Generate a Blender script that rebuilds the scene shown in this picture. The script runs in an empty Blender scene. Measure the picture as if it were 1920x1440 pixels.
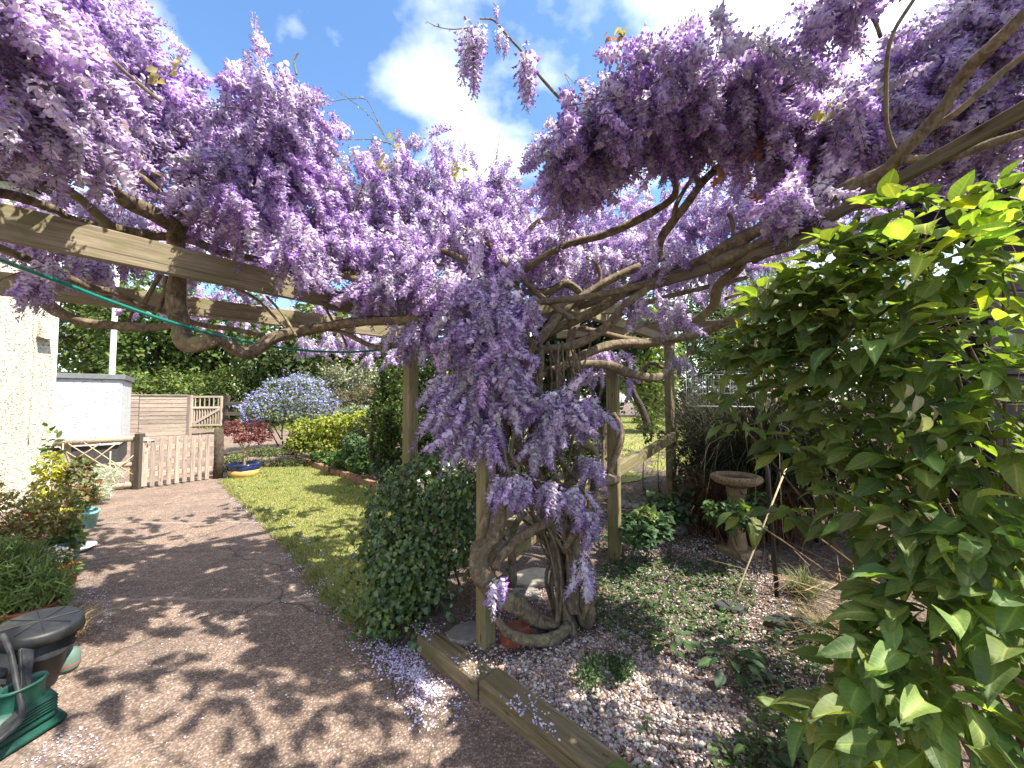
import bpy, bmesh, math, random
import numpy as np
from mathutils import Vector, Matrix, Euler

# ---------------------------------------------------------------- camera, sky, sun, exposure
rng = np.random.default_rng(7)
random.seed(7)
scene = bpy.context.scene
COL = scene.collection
CAM_H = 1.55
PITCH = math.atan(30 / 721.0)
FPX = 721.0
cam_d = bpy.data.cameras.new('camera')
cam_d.sensor_width = 36.0
cam_d.lens = 36.0 * FPX / 1920.0
cam_d.clip_start = 0.02
cam_d.clip_end = 600
cam = bpy.data.objects.new('camera', cam_d)
COL.objects.link(cam)
cam.location = (0, 0, CAM_H)
cam.rotation_euler = (math.pi / 2 + PITCH, 0, 0)
scene.camera = cam

SUN = Vector((0.76, -0.26, 1.20)).normalized()      # towards the sun
sun_el = math.asin(SUN.z)
sun_az = math.atan2(SUN.x, SUN.y)
world = bpy.data.worlds.new('World')
scene.world = world
world.use_nodes = True
wt = world.node_tree
wt.nodes.clear()
w_out = wt.nodes.new('ShaderNodeOutputWorld')
w_bg = wt.nodes.new('ShaderNodeBackground')
w_bg.inputs['Strength'].default_value = 0.15
sky = wt.nodes.new('ShaderNodeTexSky')
sky.sky_type = 'NISHITA'
sky.sun_disc = False
sky.sun_elevation = sun_el
sky.sun_rotation = sun_az
sky.air_density = 1.0
sky.dust_density = 0.6
sky.ozone_density = 1.6
# fair-weather cloud on a flat layer: direction.xy / direction.z
tc = wt.nodes.new('ShaderNodeTexCoord')
sep = wt.nodes.new('ShaderNodeSeparateXYZ')
wt.links.new(tc.outputs['Generated'], sep.inputs[0])
def wmath(op, a, b=None):
    n = wt.nodes.new('ShaderNodeMath'); n.operation = op
    for i, v in enumerate((a, b)):
        if v is None: continue
        if isinstance(v, (int, float)): n.inputs[i].default_value = v
        else: wt.links.new(v, n.inputs[i])
    return n.outputs[0]
zc = wmath('ADD', wmath('MAXIMUM', sep.outputs['Z'], 0.0), 0.25)
cmb = wt.nodes.new('ShaderNodeCombineXYZ')
wt.links.new(wmath('DIVIDE', sep.outputs['X'], zc), cmb.inputs[0])
wt.links.new(wmath('DIVIDE', sep.outputs['Y'], zc), cmb.inputs[1])
cmb.inputs[2].default_value = 14.7
n1 = wt.nodes.new('ShaderNodeTexNoise')
n1.inputs['Scale'].default_value = 2.0
n1.inputs['Detail'].default_value = 9
n1.inputs['Roughness'].default_value = 0.52
n1.inputs['Distortion'].default_value = 0.0
wt.links.new(cmb.outputs[0], n1.inputs['Vector'])
ramp = wt.nodes.new('ShaderNodeValToRGB')
ramp.color_ramp.elements[0].position = 0.45
ramp.color_ramp.elements[0].color = (0, 0, 0, 1)
ramp.color_ramp.elements[1].position = 0.66
ramp.color_ramp.elements[1].color = (1, 1, 1, 1)
wt.links.new(n1.outputs[0], ramp.inputs[0])
mixc = wt.nodes.new('ShaderNodeMix')
mixc.data_type = 'RGBA'
wt.links.new(ramp.outputs[0], mixc.inputs[0])
hsv = wt.nodes.new('ShaderNodeHueSaturation')
hsv.inputs['Saturation'].default_value = 1.15
hsv.inputs['Value'].default_value = 0.45
wt.links.new(sky.outputs[0], hsv.inputs['Color'])
wt.links.new(hsv.outputs[0], mixc.inputs[6])
mixc.inputs[7].default_value = (3.3, 3.3, 3.3, 1)
wt.links.new(mixc.outputs[2], w_bg.inputs['Color'])
wt.links.new(w_bg.outputs[0], w_out.inputs[0])

sun_d = bpy.data.lights.new('sun', 'SUN')
sun_d.energy = 2.55
sun_d.angle = math.radians(0.53)
sun_d.color = (1.0, 0.94, 0.84)
sun_o = bpy.data.objects.new('sun', sun_d)
COL.objects.link(sun_o)
sun_o.rotation_euler = (-SUN).to_track_quat('-Z', 'Y').to_euler()
sun_o.location = (6, -4, 9)

scene.view_settings.view_transform = 'Standard'
scene.view_settings.look = 'None'
scene.view_settings.gamma = 1
scene.view_settings.use_curve_mapping = False
scene.view_settings.exposure = 2.38
scene.render.engine = 'CYCLES'
scene.cycles.max_bounces = 11
scene.cycles.diffuse_bounces = 9
scene.cycles.glossy_bounces = 2
scene.cycles.transmission_bounces = 4
scene.cycles.transparent_max_bounces = 6
scene.cycles.use_denoising = True
scene.cycles.sample_clamp_indirect = 8

# ---------------------------------------------------------------- helpers
CP, SP = math.cos(PITCH), math.sin(PITCH)

def P(px, py, d):
    """point seen at photo pixel (1920 wide) that lies d metres ahead of the camera"""
    a, b = (px - 960) / FPX, (720 - py) / FPX
    t = d / (CP - b * SP)
    return Vector((a * t, d, CAM_H + t * (b * CP + SP)))

def G(px, py, z=0.0):
    """point at height z seen at the photo pixel"""
    a, b = (px - 960) / FPX, (720 - py) / FPX
    vz = b * CP + SP
    t = (z - CAM_H) / vz
    return Vector((a * t, t * (CP - b * SP), z))

def project(v):
    x, y, z = v[0], v[1], v[2] - CAM_H
    f = y * CP + z * SP
    u = -y * SP + z * CP
    if f <= 0.02: return None
    return 960 + FPX * x / f, 720 - FPX * u / f

def sstep(a, b, x):
    t = np.clip((x - a) / (b - a), 0, 1)
    return t * t * (3 - 2 * t)

SA = np.array([-0.57, 2.40])                      # far end of the sleeper edging
def H(x, y):
    """ground height"""
    x = np.asarray(x, float); y = np.asarray(y, float)
    s = ((x - SA[0]) + (y - SA[1])) / math.sqrt(2)
    hb = (0.10 + 0.05 * np.clip(s, 0, 5)) * sstep(0.0, 0.12, s) * sstep(-0.92, -0.62, x)
    hs = 0.05 * np.clip(y - 7, 0, 8)
    return np.maximum(hb, hs)
def Hz(x, y): return float(H(x, y))

def np_mesh(name, V, F, col=None, smooth=False, uv=None):
    me = bpy.data.meshes.new(name)
    V = np.ascontiguousarray(V, dtype=np.float32); F = np.ascontiguousarray(F, dtype=np.int32)
    k = F.shape[1]
    me.vertices.add(len(V)); me.vertices.foreach_set('co', V.ravel())
    me.loops.add(F.size); me.loops.foreach_set('vertex_index', F.ravel())
    me.polygons.add(len(F))
    me.polygons.foreach_set('loop_start', np.arange(0, F.size, k, dtype=np.int32))
    me.polygons.foreach_set('loop_total', np.full(len(F), k, dtype=np.int32))
    if smooth: me.polygons.foreach_set('use_smooth', np.ones(len(F), dtype=bool))
    me.update(calc_edges=True)
    if col is not None:
        c = np.ones((len(V), 4), dtype=np.float32); c[:, :3] = col
        a = me.color_attributes.new('Col', 'FLOAT_COLOR', 'POINT')
        a.data.foreach_set('color', c.ravel())
    return me

def props(o, label=None, cat=None, group=None, kind=None):
    if label: o['label'] = label
    if cat: o['category'] = cat
    if group: o['group'] = group
    if kind: o['kind'] = kind
    return o

def thing(name, label, cat, loc=(0, 0, 0), group=None):
    o = bpy.data.objects.new(name, None)
    o.empty_display_size = 0.1
    COL.objects.link(o)
    o.location = Vector(loc)
    return props(o, label, cat, group)

def root_of(o):
    t = Vector((0, 0, 0))
    while o is not None:
        t += o.location; o = o.parent
    return t

def obj(name, me, mat=None, parent=None, world=None, label=None, kind=None, cat=None, group=None):
    """link a mesh as one object; world is its world matrix (default: identity, mesh in world coordinates)"""
    o = bpy.data.objects.new(name, me)
    COL.objects.link(o)
    if mat is not None:
        if len(me.materials) == 0: me.materials.append(mat)
    M = world if world is not None else Matrix.Identity(4)
    if parent is not None:
        o.parent = parent
        M = PW[parent.name].inverted() @ M if parent.name in PW else Matrix.Translation(-root_of(parent)) @ M
    o.matrix_local = M
    PW[o.name] = world.copy() if world is not None else Matrix.Identity(4)
    return props(o, label, cat, group, kind)
PW = {}

def frames(axis, nrm):
    """N x 3 x 3 matrices whose columns are side, axis, normal"""
    y = axis / (np.linalg.norm(axis, axis=1, keepdims=True) + 1e-9)
    x = np.cross(y, nrm); x /= (np.linalg.norm(x, axis=1, keepdims=True) + 1e-9)
    z = np.cross(x, y)
    return np.stack([x, y, z], axis=2)

def leaf_space(me, T):
    a = me.attributes.new('Leaf', 'FLOAT_VECTOR', 'POINT'); a.data.foreach_set('vector', np.ascontiguousarray(T, dtype=np.float32).ravel())

def cloud(name, P0, R, S, T, TF, col, smooth=False, tcol=None, leafspace=False):
    """one mesh of many copies of a small template"""
    P0 = np.asarray(P0); S = np.asarray(S)
    if S.ndim == 1: S = np.repeat(S[:, None], 3, axis=1)
    n, k = len(P0), len(T)
    V = np.einsum('nij,nkj->nki', R, T[None] * S[:, None, :]) + P0[:, None, :]
    F = (TF[None] + (np.arange(n) * k)[:, None, None]).reshape(-1, TF.shape[1])
    c = np.repeat(np.asarray(col)[:, None, :], k, axis=1)
    if tcol is not None: c = c * tcol[None, :, None]
    me = np_mesh(name, V.reshape(-1, 3), F, c.reshape(-1, 3), smooth)
    if leafspace: leaf_space(me, np.tile(T, (n, 1)))
    return me

def rand_dirs(n):
    v = rng.normal(size=(n, 3)); return v / np.linalg.norm(v, axis=1, keepdims=True)

def palette(n, cols, jit=0.15, w=None):
    cols = np.array(cols, float)
    c = cols[rng.choice(len(cols), n, p=w)]
    c = c * (1 + rng.normal(0, jit, (n, 1))) * (1 + rng.normal(0, jit * 0.3, (n, 3)))
    return np.clip(c, 0.004, 0.95)

# leaf templates, stalk at the origin, blade along +Y, upper side +Z
T_QUAD = (np.array([(0, 0, 0), (-.32, .5, .08), (.32, .5, .08), (0, 1, -.05)], float), np.array([(0, 2, 1), (1, 2, 3)]))
T_LEAF = (np.array([(0, 0, 0), (-.27, .38, .09), (0, .42, 0), (.27, .38, .09), (-.2, .72, .05), (0, .74, -.02), (.2, .72, .05), (0, 1, -.1)], float),
          np.array([(0, 2, 1), (0, 3, 2), (1, 2, 5), (1, 5, 4), (2, 3, 6), (2, 6, 5), (4, 5, 7), (5, 6, 7)]))
T_IVY = (np.array([(0, .12, 0), (-.22, 0, .02), (-.5, .3, .06), (-.26, .45, .03), (-.3, .72, .05), (0, 1, -.06), (.3, .72, .05), (.26, .45, .03), (.5, .3, .06), (.22, 0, .02)], float),
         np.array([(0, i + 1, i) for i in range(1, 9)]))
def _bigleaf(curl, fold, wide, twist=0.0, bend=0.0):
    rows = 7; V = []; F = []
    for i in range(rows):
        t = i / (rows - 1)
        w = wide * (math.sin(math.pi * min(1, t ** 0.78)) ** 0.85) * (1 - 0.22 * t)
        if i == rows - 1: w = 0.0
        if i == 0: w = 0.012
        zc = -curl * (t - 0.15) ** 2
        for s in (-1, -0.55, 0, 0.55, 1):
            ht = fold * abs(s) * w * 1.2 - 0.06 * fold * s * s + 0.022 * math.sin(9 * t + 2 * s + 5 * twist) * abs(s)
            an = twist * (t - .3)
            V.append((s * w * math.cos(an) - ht * math.sin(an) + bend * t * t, t, zc + s * w * math.sin(an) + ht * math.cos(an)))
    for i in range(rows - 1):
        for j in range(4):
            a = i * 5 + j
            F.append((a, a + 1, a + 6)); F.append((a, a + 6, a + 5))
    return np.array(V, float), np.array(F)
T_BIG = [_bigleaf(.22, .35, .27, .3, .05), _bigleaf(.05, .2, .29, -.4, -.06), _bigleaf(.42, .6, .25, .6, .1), _bigleaf(.6, .15, .31, -.8, -.1), _bigleaf(-.12, .45, .23, .9, .08), _bigleaf(.3, .8, .28, -.5, .0)]
T_BLADE = (np.array([(-.5, 0, 0), (.5, 0, 0), (-.35, .55, .1), (.35, .55, .1), (0, 1, .35)], float), np.array([(0, 1, 3), (0, 3, 2), (2, 3, 4)]))

def catmull(pts, sub=5):
    pts = [np.array(p, float) for p in pts]
    out = []
    n = len(pts)
    for i in range(n - 1):
        p0, p1, p2, p3 = pts[max(i - 1, 0)], pts[i], pts[i + 1], pts[min(i + 2, n - 1)]
        for k in range(sub):
            t = k / sub
            out.append(0.5 * ((2 * p1) + (-p0 + p2) * t + (2 * p0 - 5 * p1 + 4 * p2 - p3) * t * t + (-p0 + 3 * p1 - 3 * p2 + p3) * t ** 3))
    out.append(pts[-1])
    return np.array(out)

def tube_vf(pts, rad, sides=8, knob=0.0, base=0, flute=0.0):
    """tube along pts with radii rad, closed ends"""
    pts = np.asarray(pts, float); n = len(pts)
    rad = np.broadcast_to(np.asarray(rad, float), (n,))
    tan = np.gradient(pts, axis=0); tan /= (np.linalg.norm(tan, axis=1, keepdims=True) + 1e-9)
    ref = np.array([0, 0, 1.0]) if abs(tan[0][2]) < 0.9 else np.array([1.0, 0, 0])
    u = np.cross(tan[0], ref); u /= np.linalg.norm(u)
    V = []
    ph = np.linspace(0, 2 * math.pi, sides, endpoint=False)
    fl_p = rng.random() * 6
    for i in range(n):
        u = u - tan[i] * np.dot(u, tan[i]); u /= (np.linalg.norm(u) + 1e-9)
        w = np.cross(tan[i], u)
        r = rad[i] * (1 + knob * rng.normal(0, 1, sides)) if knob else np.full(sides, rad[i])
        if flute: r = r * (1 + flute * np.sin(3 * ph + fl_p + i * .09) + flute * .6 * np.sin(5 * ph + 2 * fl_p - i * .05))
        V.append(pts[i] + (np.cos(ph)[:, None] * u + np.sin(ph)[:, None] * w) * r[:, None])
    V = np.concatenate(V)
    F = []
    for i in range(n - 1):
        for j in range(sides):
            a, b = i * sides + j, i * sides + (j + 1) % sides
            F.append((a, b, b + sides)); F.append((a, b + sides, a + sides))
    V = np.vstack([V, pts[0], pts[-1]])
    c0, c1 = n * sides, n * sides + 1
    for j in range(sides):
        F.append((c0, (j + 1) % sides, j))
        F.append((c1, (n - 1) * sides + j, (n - 1) * sides + (j + 1) % sides))
    return V, np.array(F) + base

def tubes_mesh(name, lst, sides=6, knob=0.0, col=None):
    """several tubes joined into one mesh: lst of (pts, radii)"""
    Vs, Fs, b = [], [], 0
    for pts, rad in lst:
        V, F = tube_vf(pts, rad, sides, knob, b)
        Vs.append(V); Fs.append(F); b += len(V)
    V = np.concatenate(Vs)
    return np_mesh(name, V, np.concatenate(Fs), None if col is None else np.repeat([col], len(V), 0), True)

def lathe(name, prof, seg=32, squash=1.0):
    V, F = [], []
    for (r, z) in prof:
        for j in range(seg):
            a = 2 * math.pi * j / seg
            V.append((r * math.cos(a), r * squash * math.sin(a), z))
    for i in range(len(prof) - 1):
        for j in range(seg):
            a, b = i * seg + j, i * seg + (j + 1) % seg
            F.append((a, b, b + seg, a + seg))
    return np_mesh(name, V, F, None, True)

def bm_box(L, w, h, bev=0.004, jit=0.0):
    bm = bmesh.new()
    bmesh.ops.create_cube(bm, size=1.0)
    bmesh.ops.scale(bm, vec=(L, w, h), verts=bm.verts)
    if bev: bmesh.ops.bevel(bm, geom=list(bm.edges), offset=bev, segments=1, affect='EDGES')
    if jit:
        for v in bm.verts: v.co += Vector((random.gauss(0, jit), random.gauss(0, jit), random.gauss(0, jit)))
    return bm

def bm_mesh(name, bm):
    me = bpy.data.meshes.new(name); bm.to_mesh(me); bm.free(); return me

def axis_matrix(p0, p1, roll=0.0):
    p0, p1 = Vector(p0), Vector(p1)
    x = (p1 - p0).normalized()
    up = Vector((0, 0, 1)) if abs(x.z) < 0.95 else Vector((0, 1, 0))
    y = up.cross(x).normalized(); z = x.cross(y)
    R = Matrix((x, y, z)).transposed()
    if roll: R = R @ Matrix.Rotation(roll, 3, 'X')
    return Matrix.Translation((p0 + p1) / 2) @ R.to_4x4()

def timber(name, p0, p1, w, h, mat, parent, roll=0.0, bev=0.004, label=None, jit=0.0):
    L = (Vector(p1) - Vector(p0)).length
    return obj(name, bm_mesh(name, bm_box(L, w, h, bev, jit)), mat, parent, axis_matrix(p0, p1, roll), label)

def sheet(name, pts, dz, mat, cuts=(7.0, 15.0), kind='structure', flat=None):
    bm = bmesh.new()
    vs = [bm.verts.new((p[0], p[1], 0)) for p in pts]
    f = bm.faces.new(vs)
    if f.normal.z < 0 or f.calc_area() and (f.normal_update() or f.normal.z < 0): f.normal_flip()
    for c in cuts:
        bmesh.ops.bisect_plane(bm, geom=bm.verts[:] + bm.edges[:] + bm.faces[:], plane_co=(0, c, 0), plane_no=(0, 1, 0))
    bmesh.ops.triangulate(bm, faces=bm.faces[:])
    for v in bm.verts: v.co.z = (Hz(v.co.x, v.co.y) if flat is None else flat) + dz
    bmesh.ops.recalc_face_normals(bm, faces=bm.faces[:])
    if sum(f.normal.z for f in bm.faces) < 0: bmesh.ops.reverse_faces(bm, faces=bm.faces[:])
    return obj(name, bm_mesh(name, bm), mat, None, None, None, kind)

def in_poly(x, y, poly):
    x = np.asarray(x); y = np.asarray(y)
    ins = np.zeros(x.shape, bool); n = len(poly); j = n - 1
    for i in range(n):
        xi, yi = poly[i][0], poly[i][1]; xj, yj = poly[j][0], poly[j][1]
        c = ((yi > y) != (yj > y)) & (x < (xj - xi) * (y - yi) / (yj - yi + 1e-12) + xi)
        ins ^= c; j = i
    return ins

def poly_points(poly, n):
    p = np.array([(q[0], q[1]) for q in poly]); lo, hi = p.min(0), p.max(0)
    out = np.zeros((0, 2))
    while len(out) < n:
        c = lo + rng.random((n * 2, 2)) * (hi - lo)
        out = np.vstack([out, c[in_poly(c[:, 0], c[:, 1], p)]])
    return out[:n]

# ---------------------------------------------------------------- materials
class NT:
    def __init__(self, name):
        self.m = bpy.data.materials.new(name); self.m.use_nodes = True
        self.t = self.m.node_tree; self.t.nodes.clear()
        self.out = self.t.nodes.new('ShaderNodeOutputMaterial')
    def n(self, typ, **kw):
        nd = self.t.nodes.new(typ)
        for k, v in kw.items():
            if k.startswith('i_'):
                key = k[2:].replace('_', ' ')
                key = int(key) if key.isdigit() else key
                if hasattr(v, 'bl_idname') or isinstance(v, bpy.types.NodeSocket): self.t.links.new(v, nd.inputs[key])
                else: nd.inputs[key].default_value = v
            else: setattr(nd, k, v)
        return nd
    def link(self, a, b): self.t.links.new(a, b)
    def coord(self, which='Object', scale=(1, 1, 1), rand=True):
        c = self.n('ShaderNodeTexCoord').outputs[which]
        if rand:
            oi = self.n('ShaderNodeObjectInfo')
            mul = self.n('ShaderNodeVectorMath', operation='SCALE'); self.link(oi.outputs['Random'], mul.inputs['Scale'])
            mul.inputs[0].default_value = (17.3, 9.1, 23.7)
            add = self.n('ShaderNodeVectorMath', operation='ADD'); self.link(c, add.inputs[0]); self.link(mul.outputs[0], add.inputs[1])
            c = add.outputs[0]
        mp = self.n('ShaderNodeMapping'); mp.inputs['Scale'].default_value = scale
        self.link(c, mp.inputs['Vector'])
        return mp.outputs[0]
    def noise(self, vec, scale, detail=4, rough=0.55, dist=0.0):
        nd = self.n('ShaderNodeTexNoise', i_Scale=scale, i_Detail=detail, i_Roughness=rough, i_Distortion=dist)
        self.link(vec, nd.inputs['Vector']); return nd.outputs[0]
    def ramp(self, fac, stops, interp='LINEAR'):
        r = self.n('ShaderNodeValToRGB'); cr = r.color_ramp; cr.interpolation = interp
        while len(cr.elements) < len(stops): cr.elements.new(0.5)
        for e, (p, c) in zip(cr.elements, stops):
            e.position = p; e.color = (c[0], c[1], c[2], 1) if isinstance(c, (tuple, list)) else (c, c, c, 1)
        self.link(fac, r.inputs[0]); return r.outputs[0]
    def mix(self, fac, a, b, blend='MIX'):
        m = self.n('ShaderNodeMix', data_type='RGBA', blend_type=blend)
        for s, v in ((0, fac), (6, a), (7, b)):
            if isinstance(v, bpy.types.NodeSocket): self.link(v, m.inputs[s])
            else: m.inputs[s].default_value = v if s == 0 else ((*v, 1) if len(v) == 3 else v)
        return m.outputs[2]
    def bump(self, h, strength=0.5, dist=0.01):
        b = self.n('ShaderNodeBump', i_Strength=strength, i_Distance=dist); self.link(h, b.inputs['Height']); return b.outputs[0]
    def principled(self, color, rough=0.7, normal=None, spec=0.3, **kw):
        b = self.n('ShaderNodeBsdfPrincipled')
        if isinstance(color, bpy.types.NodeSocket): self.link(color, b.inputs['Base Color'])
        else: b.inputs['Base Color'].default_value = (*color, 1)
        if isinstance(rough, bpy.types.NodeSocket): self.link(rough, b.inputs['Roughness'])
        else: b.inputs['Roughness'].default_value = rough
        b.inputs['Specular IOR Level'].default_value = spec
        if normal is not None: self.link(normal, b.inputs['Normal'])
        for k, v in kw.items(): b.inputs[k.replace('_', ' ')].default_value = v
        self.link(b.outputs[0], self.out.inputs[0]); return self.m

def mat_leaf(name, trans=0.35, gloss=0.35, rough=0.45, tint=(1.25, 1.3, 0.55), back=None, vein=False, rnd=0.0):
    """foliage: colour from the mesh attribute, light passing through the blade"""
    t = NT(name)
    c = t.n('ShaderNodeAttribute', attribute_name='Col').outputs['Color']
    if rnd:
        oi = t.n('ShaderNodeObjectInfo')
        h = t.n('ShaderNodeHueSaturation')
        mr = t.n('ShaderNodeMapRange'); t.link(oi.outputs['Random'], mr.inputs[0]); mr.inputs[3].default_value = 1 - rnd; mr.inputs[4].default_value = 1 + rnd
        t.link(mr.outputs[0], h.inputs['Value']); t.link(c, h.inputs['Color'])
        mh = t.n('ShaderNodeMapRange'); t.link(oi.outputs['Random'], mh.inputs[0]); mh.inputs[3].default_value = 0.5 - 0.06 * rnd; mh.inputs[4].default_value = 0.5 + 0.06 * rnd
        t.link(mh.outputs[0], h.inputs['Hue'])
        c = h.outputs[0]
    nrm = None
    if vein:
        lv = t.n('ShaderNodeAttribute', attribute_name='Leaf').outputs['Vector']
        sx = t.n('ShaderNodeSeparateXYZ'); t.link(lv, sx.inputs[0])
        ax = t.n('ShaderNodeMath', operation='ABSOLUTE'); t.link(sx.outputs[0], ax.inputs[0])
        k = t.n('ShaderNodeMath', operation='MULTIPLY_ADD', i_1=-0.85); t.link(ax.outputs[0], k.inputs[0]); t.link(sx.outputs[1], k.inputs[2])
        k2 = t.n('ShaderNodeMath', operation='MULTIPLY', i_1=52.0); t.link(k.outputs[0], k2.inputs[0])
        sn = t.n('ShaderNodeMath', operation='SINE'); t.link(k2.outputs[0], sn.inputs[0])
        side = t.ramp(sn.outputs[0], [(0.80, 0.0), (0.97, 0.5)])
        mid = t.ramp(ax.outputs[0], [(0.008, 1.0), (0.028, 0.0)])
        ve = t.n('ShaderNodeMath', operation='MAXIMUM'); t.link(side, ve.inputs[0]); t.link(mid, ve.inputs[1])
        nz = t.noise(lv, 4.5, 4)
        oi2 = t.n('ShaderNodeObjectInfo')
        c = t.mix(0.5, c, t.mix(nz, (0.5, 0.5, 0.42), (1.45, 1.4, 1.5)), 'MULTIPLY')
        c = t.mix(ve.outputs[0], c, t.mix(1.0, c, (1.55, 1.38, 1.5), 'MULTIPLY'))
        blem = t.noise(lv, 17, 2)
        c = t.mix(t.ramp(blem, [(0.70, 0.0), (0.76, 0.6)]), c, (0.16, 0.13, 0.06))
        hg = t.n('ShaderNodeMath', operation='MULTIPLY_ADD', i_1=-1.0); t.link(ve.outputs[0], hg.inputs[0]); t.link(nz, hg.inputs[2])
        nrm = t.bump(hg.outputs[0], 0.35, 0.004)
    if back is not None:
        g = t.n('ShaderNodeNewGeometry')
        c = t.mix(g.outputs['Backfacing'], c, t.mix(1.0, c, back, 'MULTIPLY'))
    p = t.n('ShaderNodeBsdfPrincipled', i_Roughness=rough)
    p.inputs['Specular IOR Level'].default_value = gloss
    t.link(c, p.inputs['Base Color'])
    if nrm is not None: t.link(nrm, p.inputs['Normal'])
    tr = t.n('ShaderNodeBsdfTranslucent')
    t.link(t.mix(1.0, c, tint, 'MULTIPLY'), tr.inputs['Color'])
    ms = t.n('ShaderNodeMixShader', i_0=trans)
    t.link(p.outputs[0], ms.inputs[1]); t.link(tr.outputs[0], ms.inputs[2])
    t.link(ms.outputs[0], t.out.inputs[0])
    return t.m

def mat_petal(name):
    t = NT(name)
    c = t.n('ShaderNodeAttribute', attribute_name='Col').outputs['Color']
    oi = t.n('ShaderNodeObjectInfo')
    h = t.n('ShaderNodeHueSaturation')
    mr = t.n('ShaderNodeMapRange'); t.link(oi.outputs['Random'], mr.inputs[0]); mr.inputs[3].default_value = 0.78; mr.inputs[4].default_value = 1.18
    t.link(mr.outputs[0], h.inputs['Value']); t.link(c, h.inputs['Color'])
    r2 = t.n('ShaderNodeMath', operation='FRACT')
    m2 = t.n('ShaderNodeMath', operation='MULTIPLY', i_1=7.31); t.link(oi.outputs['Random'], m2.inputs[0]); t.link(m2.outputs[0], r2.inputs[0])
    ms_ = t.n('ShaderNodeMapRange'); t.link(r2.outputs[0], ms_.inputs[0]); ms_.inputs[3].default_value = 0.65; ms_.inputs[4].default_value = 1.22
    t.link(ms_.outputs[0], h.inputs['Saturation'])
    c = h.outputs[0]
    p = t.n('ShaderNodeBsdfPrincipled', i_Roughness=0.6)
    p.inputs['Specular IOR Level'].default_value = 0.2
    t.link(c, p.inputs['Base Color'])
    tr = t.n('ShaderNodeBsdfTranslucent'); t.link(c, tr.inputs['Color'])
    ms = t.n('ShaderNodeMixShader', i_0=0.5)
    t.link(p.outputs[0], ms.inputs[1]); t.link(tr.outputs[0], ms.inputs[2])
    t.link(ms.outputs[0], t.out.inputs[0])
    return t.m

def mat_wood(name, c0, c1, c2, grain=1.0, moss=None, rough=0.8, knots=True, axis='X'):
    t = NT(name)
    sc = (1.2, 22, 22)
    v = t.coord('Object', sc)
    w = t.noise(v, 1.6 * grain, 6, 0.65, 0.6)
    f = t.noise(v, 7 * grain, 3, 0.6, 0.2)
    c = t.ramp(w, [(0.28, c0), (0.5, c1), (0.72, c2)])
    c = t.mix(0.45, c, t.ramp(f, [(0.3, 0.45), (0.7, 1.45)]), 'MULTIPLY')
    # drying cracks along the grain
    v3 = t.coord('Object', (0.7, 38, 38))
    cr = t.noise(v3, 1.4, 2, 0.5)
    c = t.mix(t.ramp(cr, [(0.64, 0.0), (0.70, 0.75)]), c, (c0[0] * 0.35, c0[1] * 0.35, c0[2] * 0.35))
    v2 = t.coord('Object', (1, 1, 1))
    b = t.noise(v2, 5.5, 4, 0.6)
    if moss: c = t.mix(t.ramp(b, [(0.45, 0.0), (0.68, 0.8)]), c, moss)
    if knots:
        vk = t.coord('Object', (5, 14, 14))
        vo = t.n('ShaderNodeTexVoronoi', i_Scale=0.9); t.link(vk, vo.inputs['Vector'])
        c = t.mix(t.ramp(vo.outputs['Distance'], [(0.05, 0.85), (0.16, 0.0)]), c, (c0[0] * 0.5, c0[1] * 0.45, c0[2] * 0.4))
    oi = t.n('ShaderNodeObjectInfo')
    c = t.mix(1.0, c, t.ramp(oi.outputs['Random'], [(0.0, 0.82), (1.0, 1.15)]), 'MULTIPLY')
    hgt = t.mix(0.5, w, cr)
    return t.principled(c, rough, t.bump(hgt, 0.55, 0.006), 0.2)

def mat_bark(name, c0, c1, c2, scale=(14, 14, 14), rough=0.9):
    t = NT(name)
    v = t.coord('Object', (1, 1, 1))
    a = t.noise(v, 22, 6, 0.65, 0.8)
    b = t.noise(v, 5, 3, 0.6)
    v2 = t.coord('Object', (30, 30, 7), rand=False)
    f = t.noise(v2, 2.2, 4, 0.6, 0.5)
    c = t.ramp(a, [(0.3, c0), (0.5, c1), (0.7, c2)])
    c = t.mix(0.55, c, t.ramp(f, [(0.3, 0.4), (0.65, 1.35)]), 'MULTIPLY')
    c = t.mix(t.ramp(b, [(0.5, 0.0), (0.72, 0.55)]), c, (c2[0] * 0.85, c2[1] * 1.0, c2[2] * 0.7))
    return t.principled(c, rough, t.bump(t.mix(0.5, a, f), 0.9, 0.012), 0.2)

def mat_plain(name, col, rough=0.5, spec=0.4, var=0.15, scale=12, bump=0.0, dirt=None):
    t = NT(name)
    v = t.coord('Object', (1, 1, 1))
    a = t.noise(v, scale, 5, 0.6)
    c = t.mix(t.ramp(a, [(0.3, 0.0), (0.7, 1.0)]), tuple(x * (1 - var) for x in col), tuple(min(1, x * (1 + var)) for x in col))
    if dirt:
        d = t.noise(v, scale * 0.35, 6, 0.7)
        c = t.mix(t.ramp(d, [(0.5, 0.0), (0.72, 0.7)]), c, dirt)
    return t.principled(c, rough, t.bump(a, bump, 0.004) if bump else None, spec)

def mat_attr(name, rough=0.8, spec=0.25, bump=0.3, scale=80, var=0.35):
    """opaque thing coloured piece by piece"""
    t = NT(name)
    c = t.n('ShaderNodeAttribute', attribute_name='Col').outputs['Color']
    v = t.coord('Object', (1, 1, 1), rand=False)
    a = t.noise(v, scale, 4, 0.6)
    c = t.mix(var, c, t.ramp(a, [(0.3, 0.35), (0.7, 1.6)]), 'MULTIPLY')
    return t.principled(c, rough, t.bump(a, bump, 0.003), spec)

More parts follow.
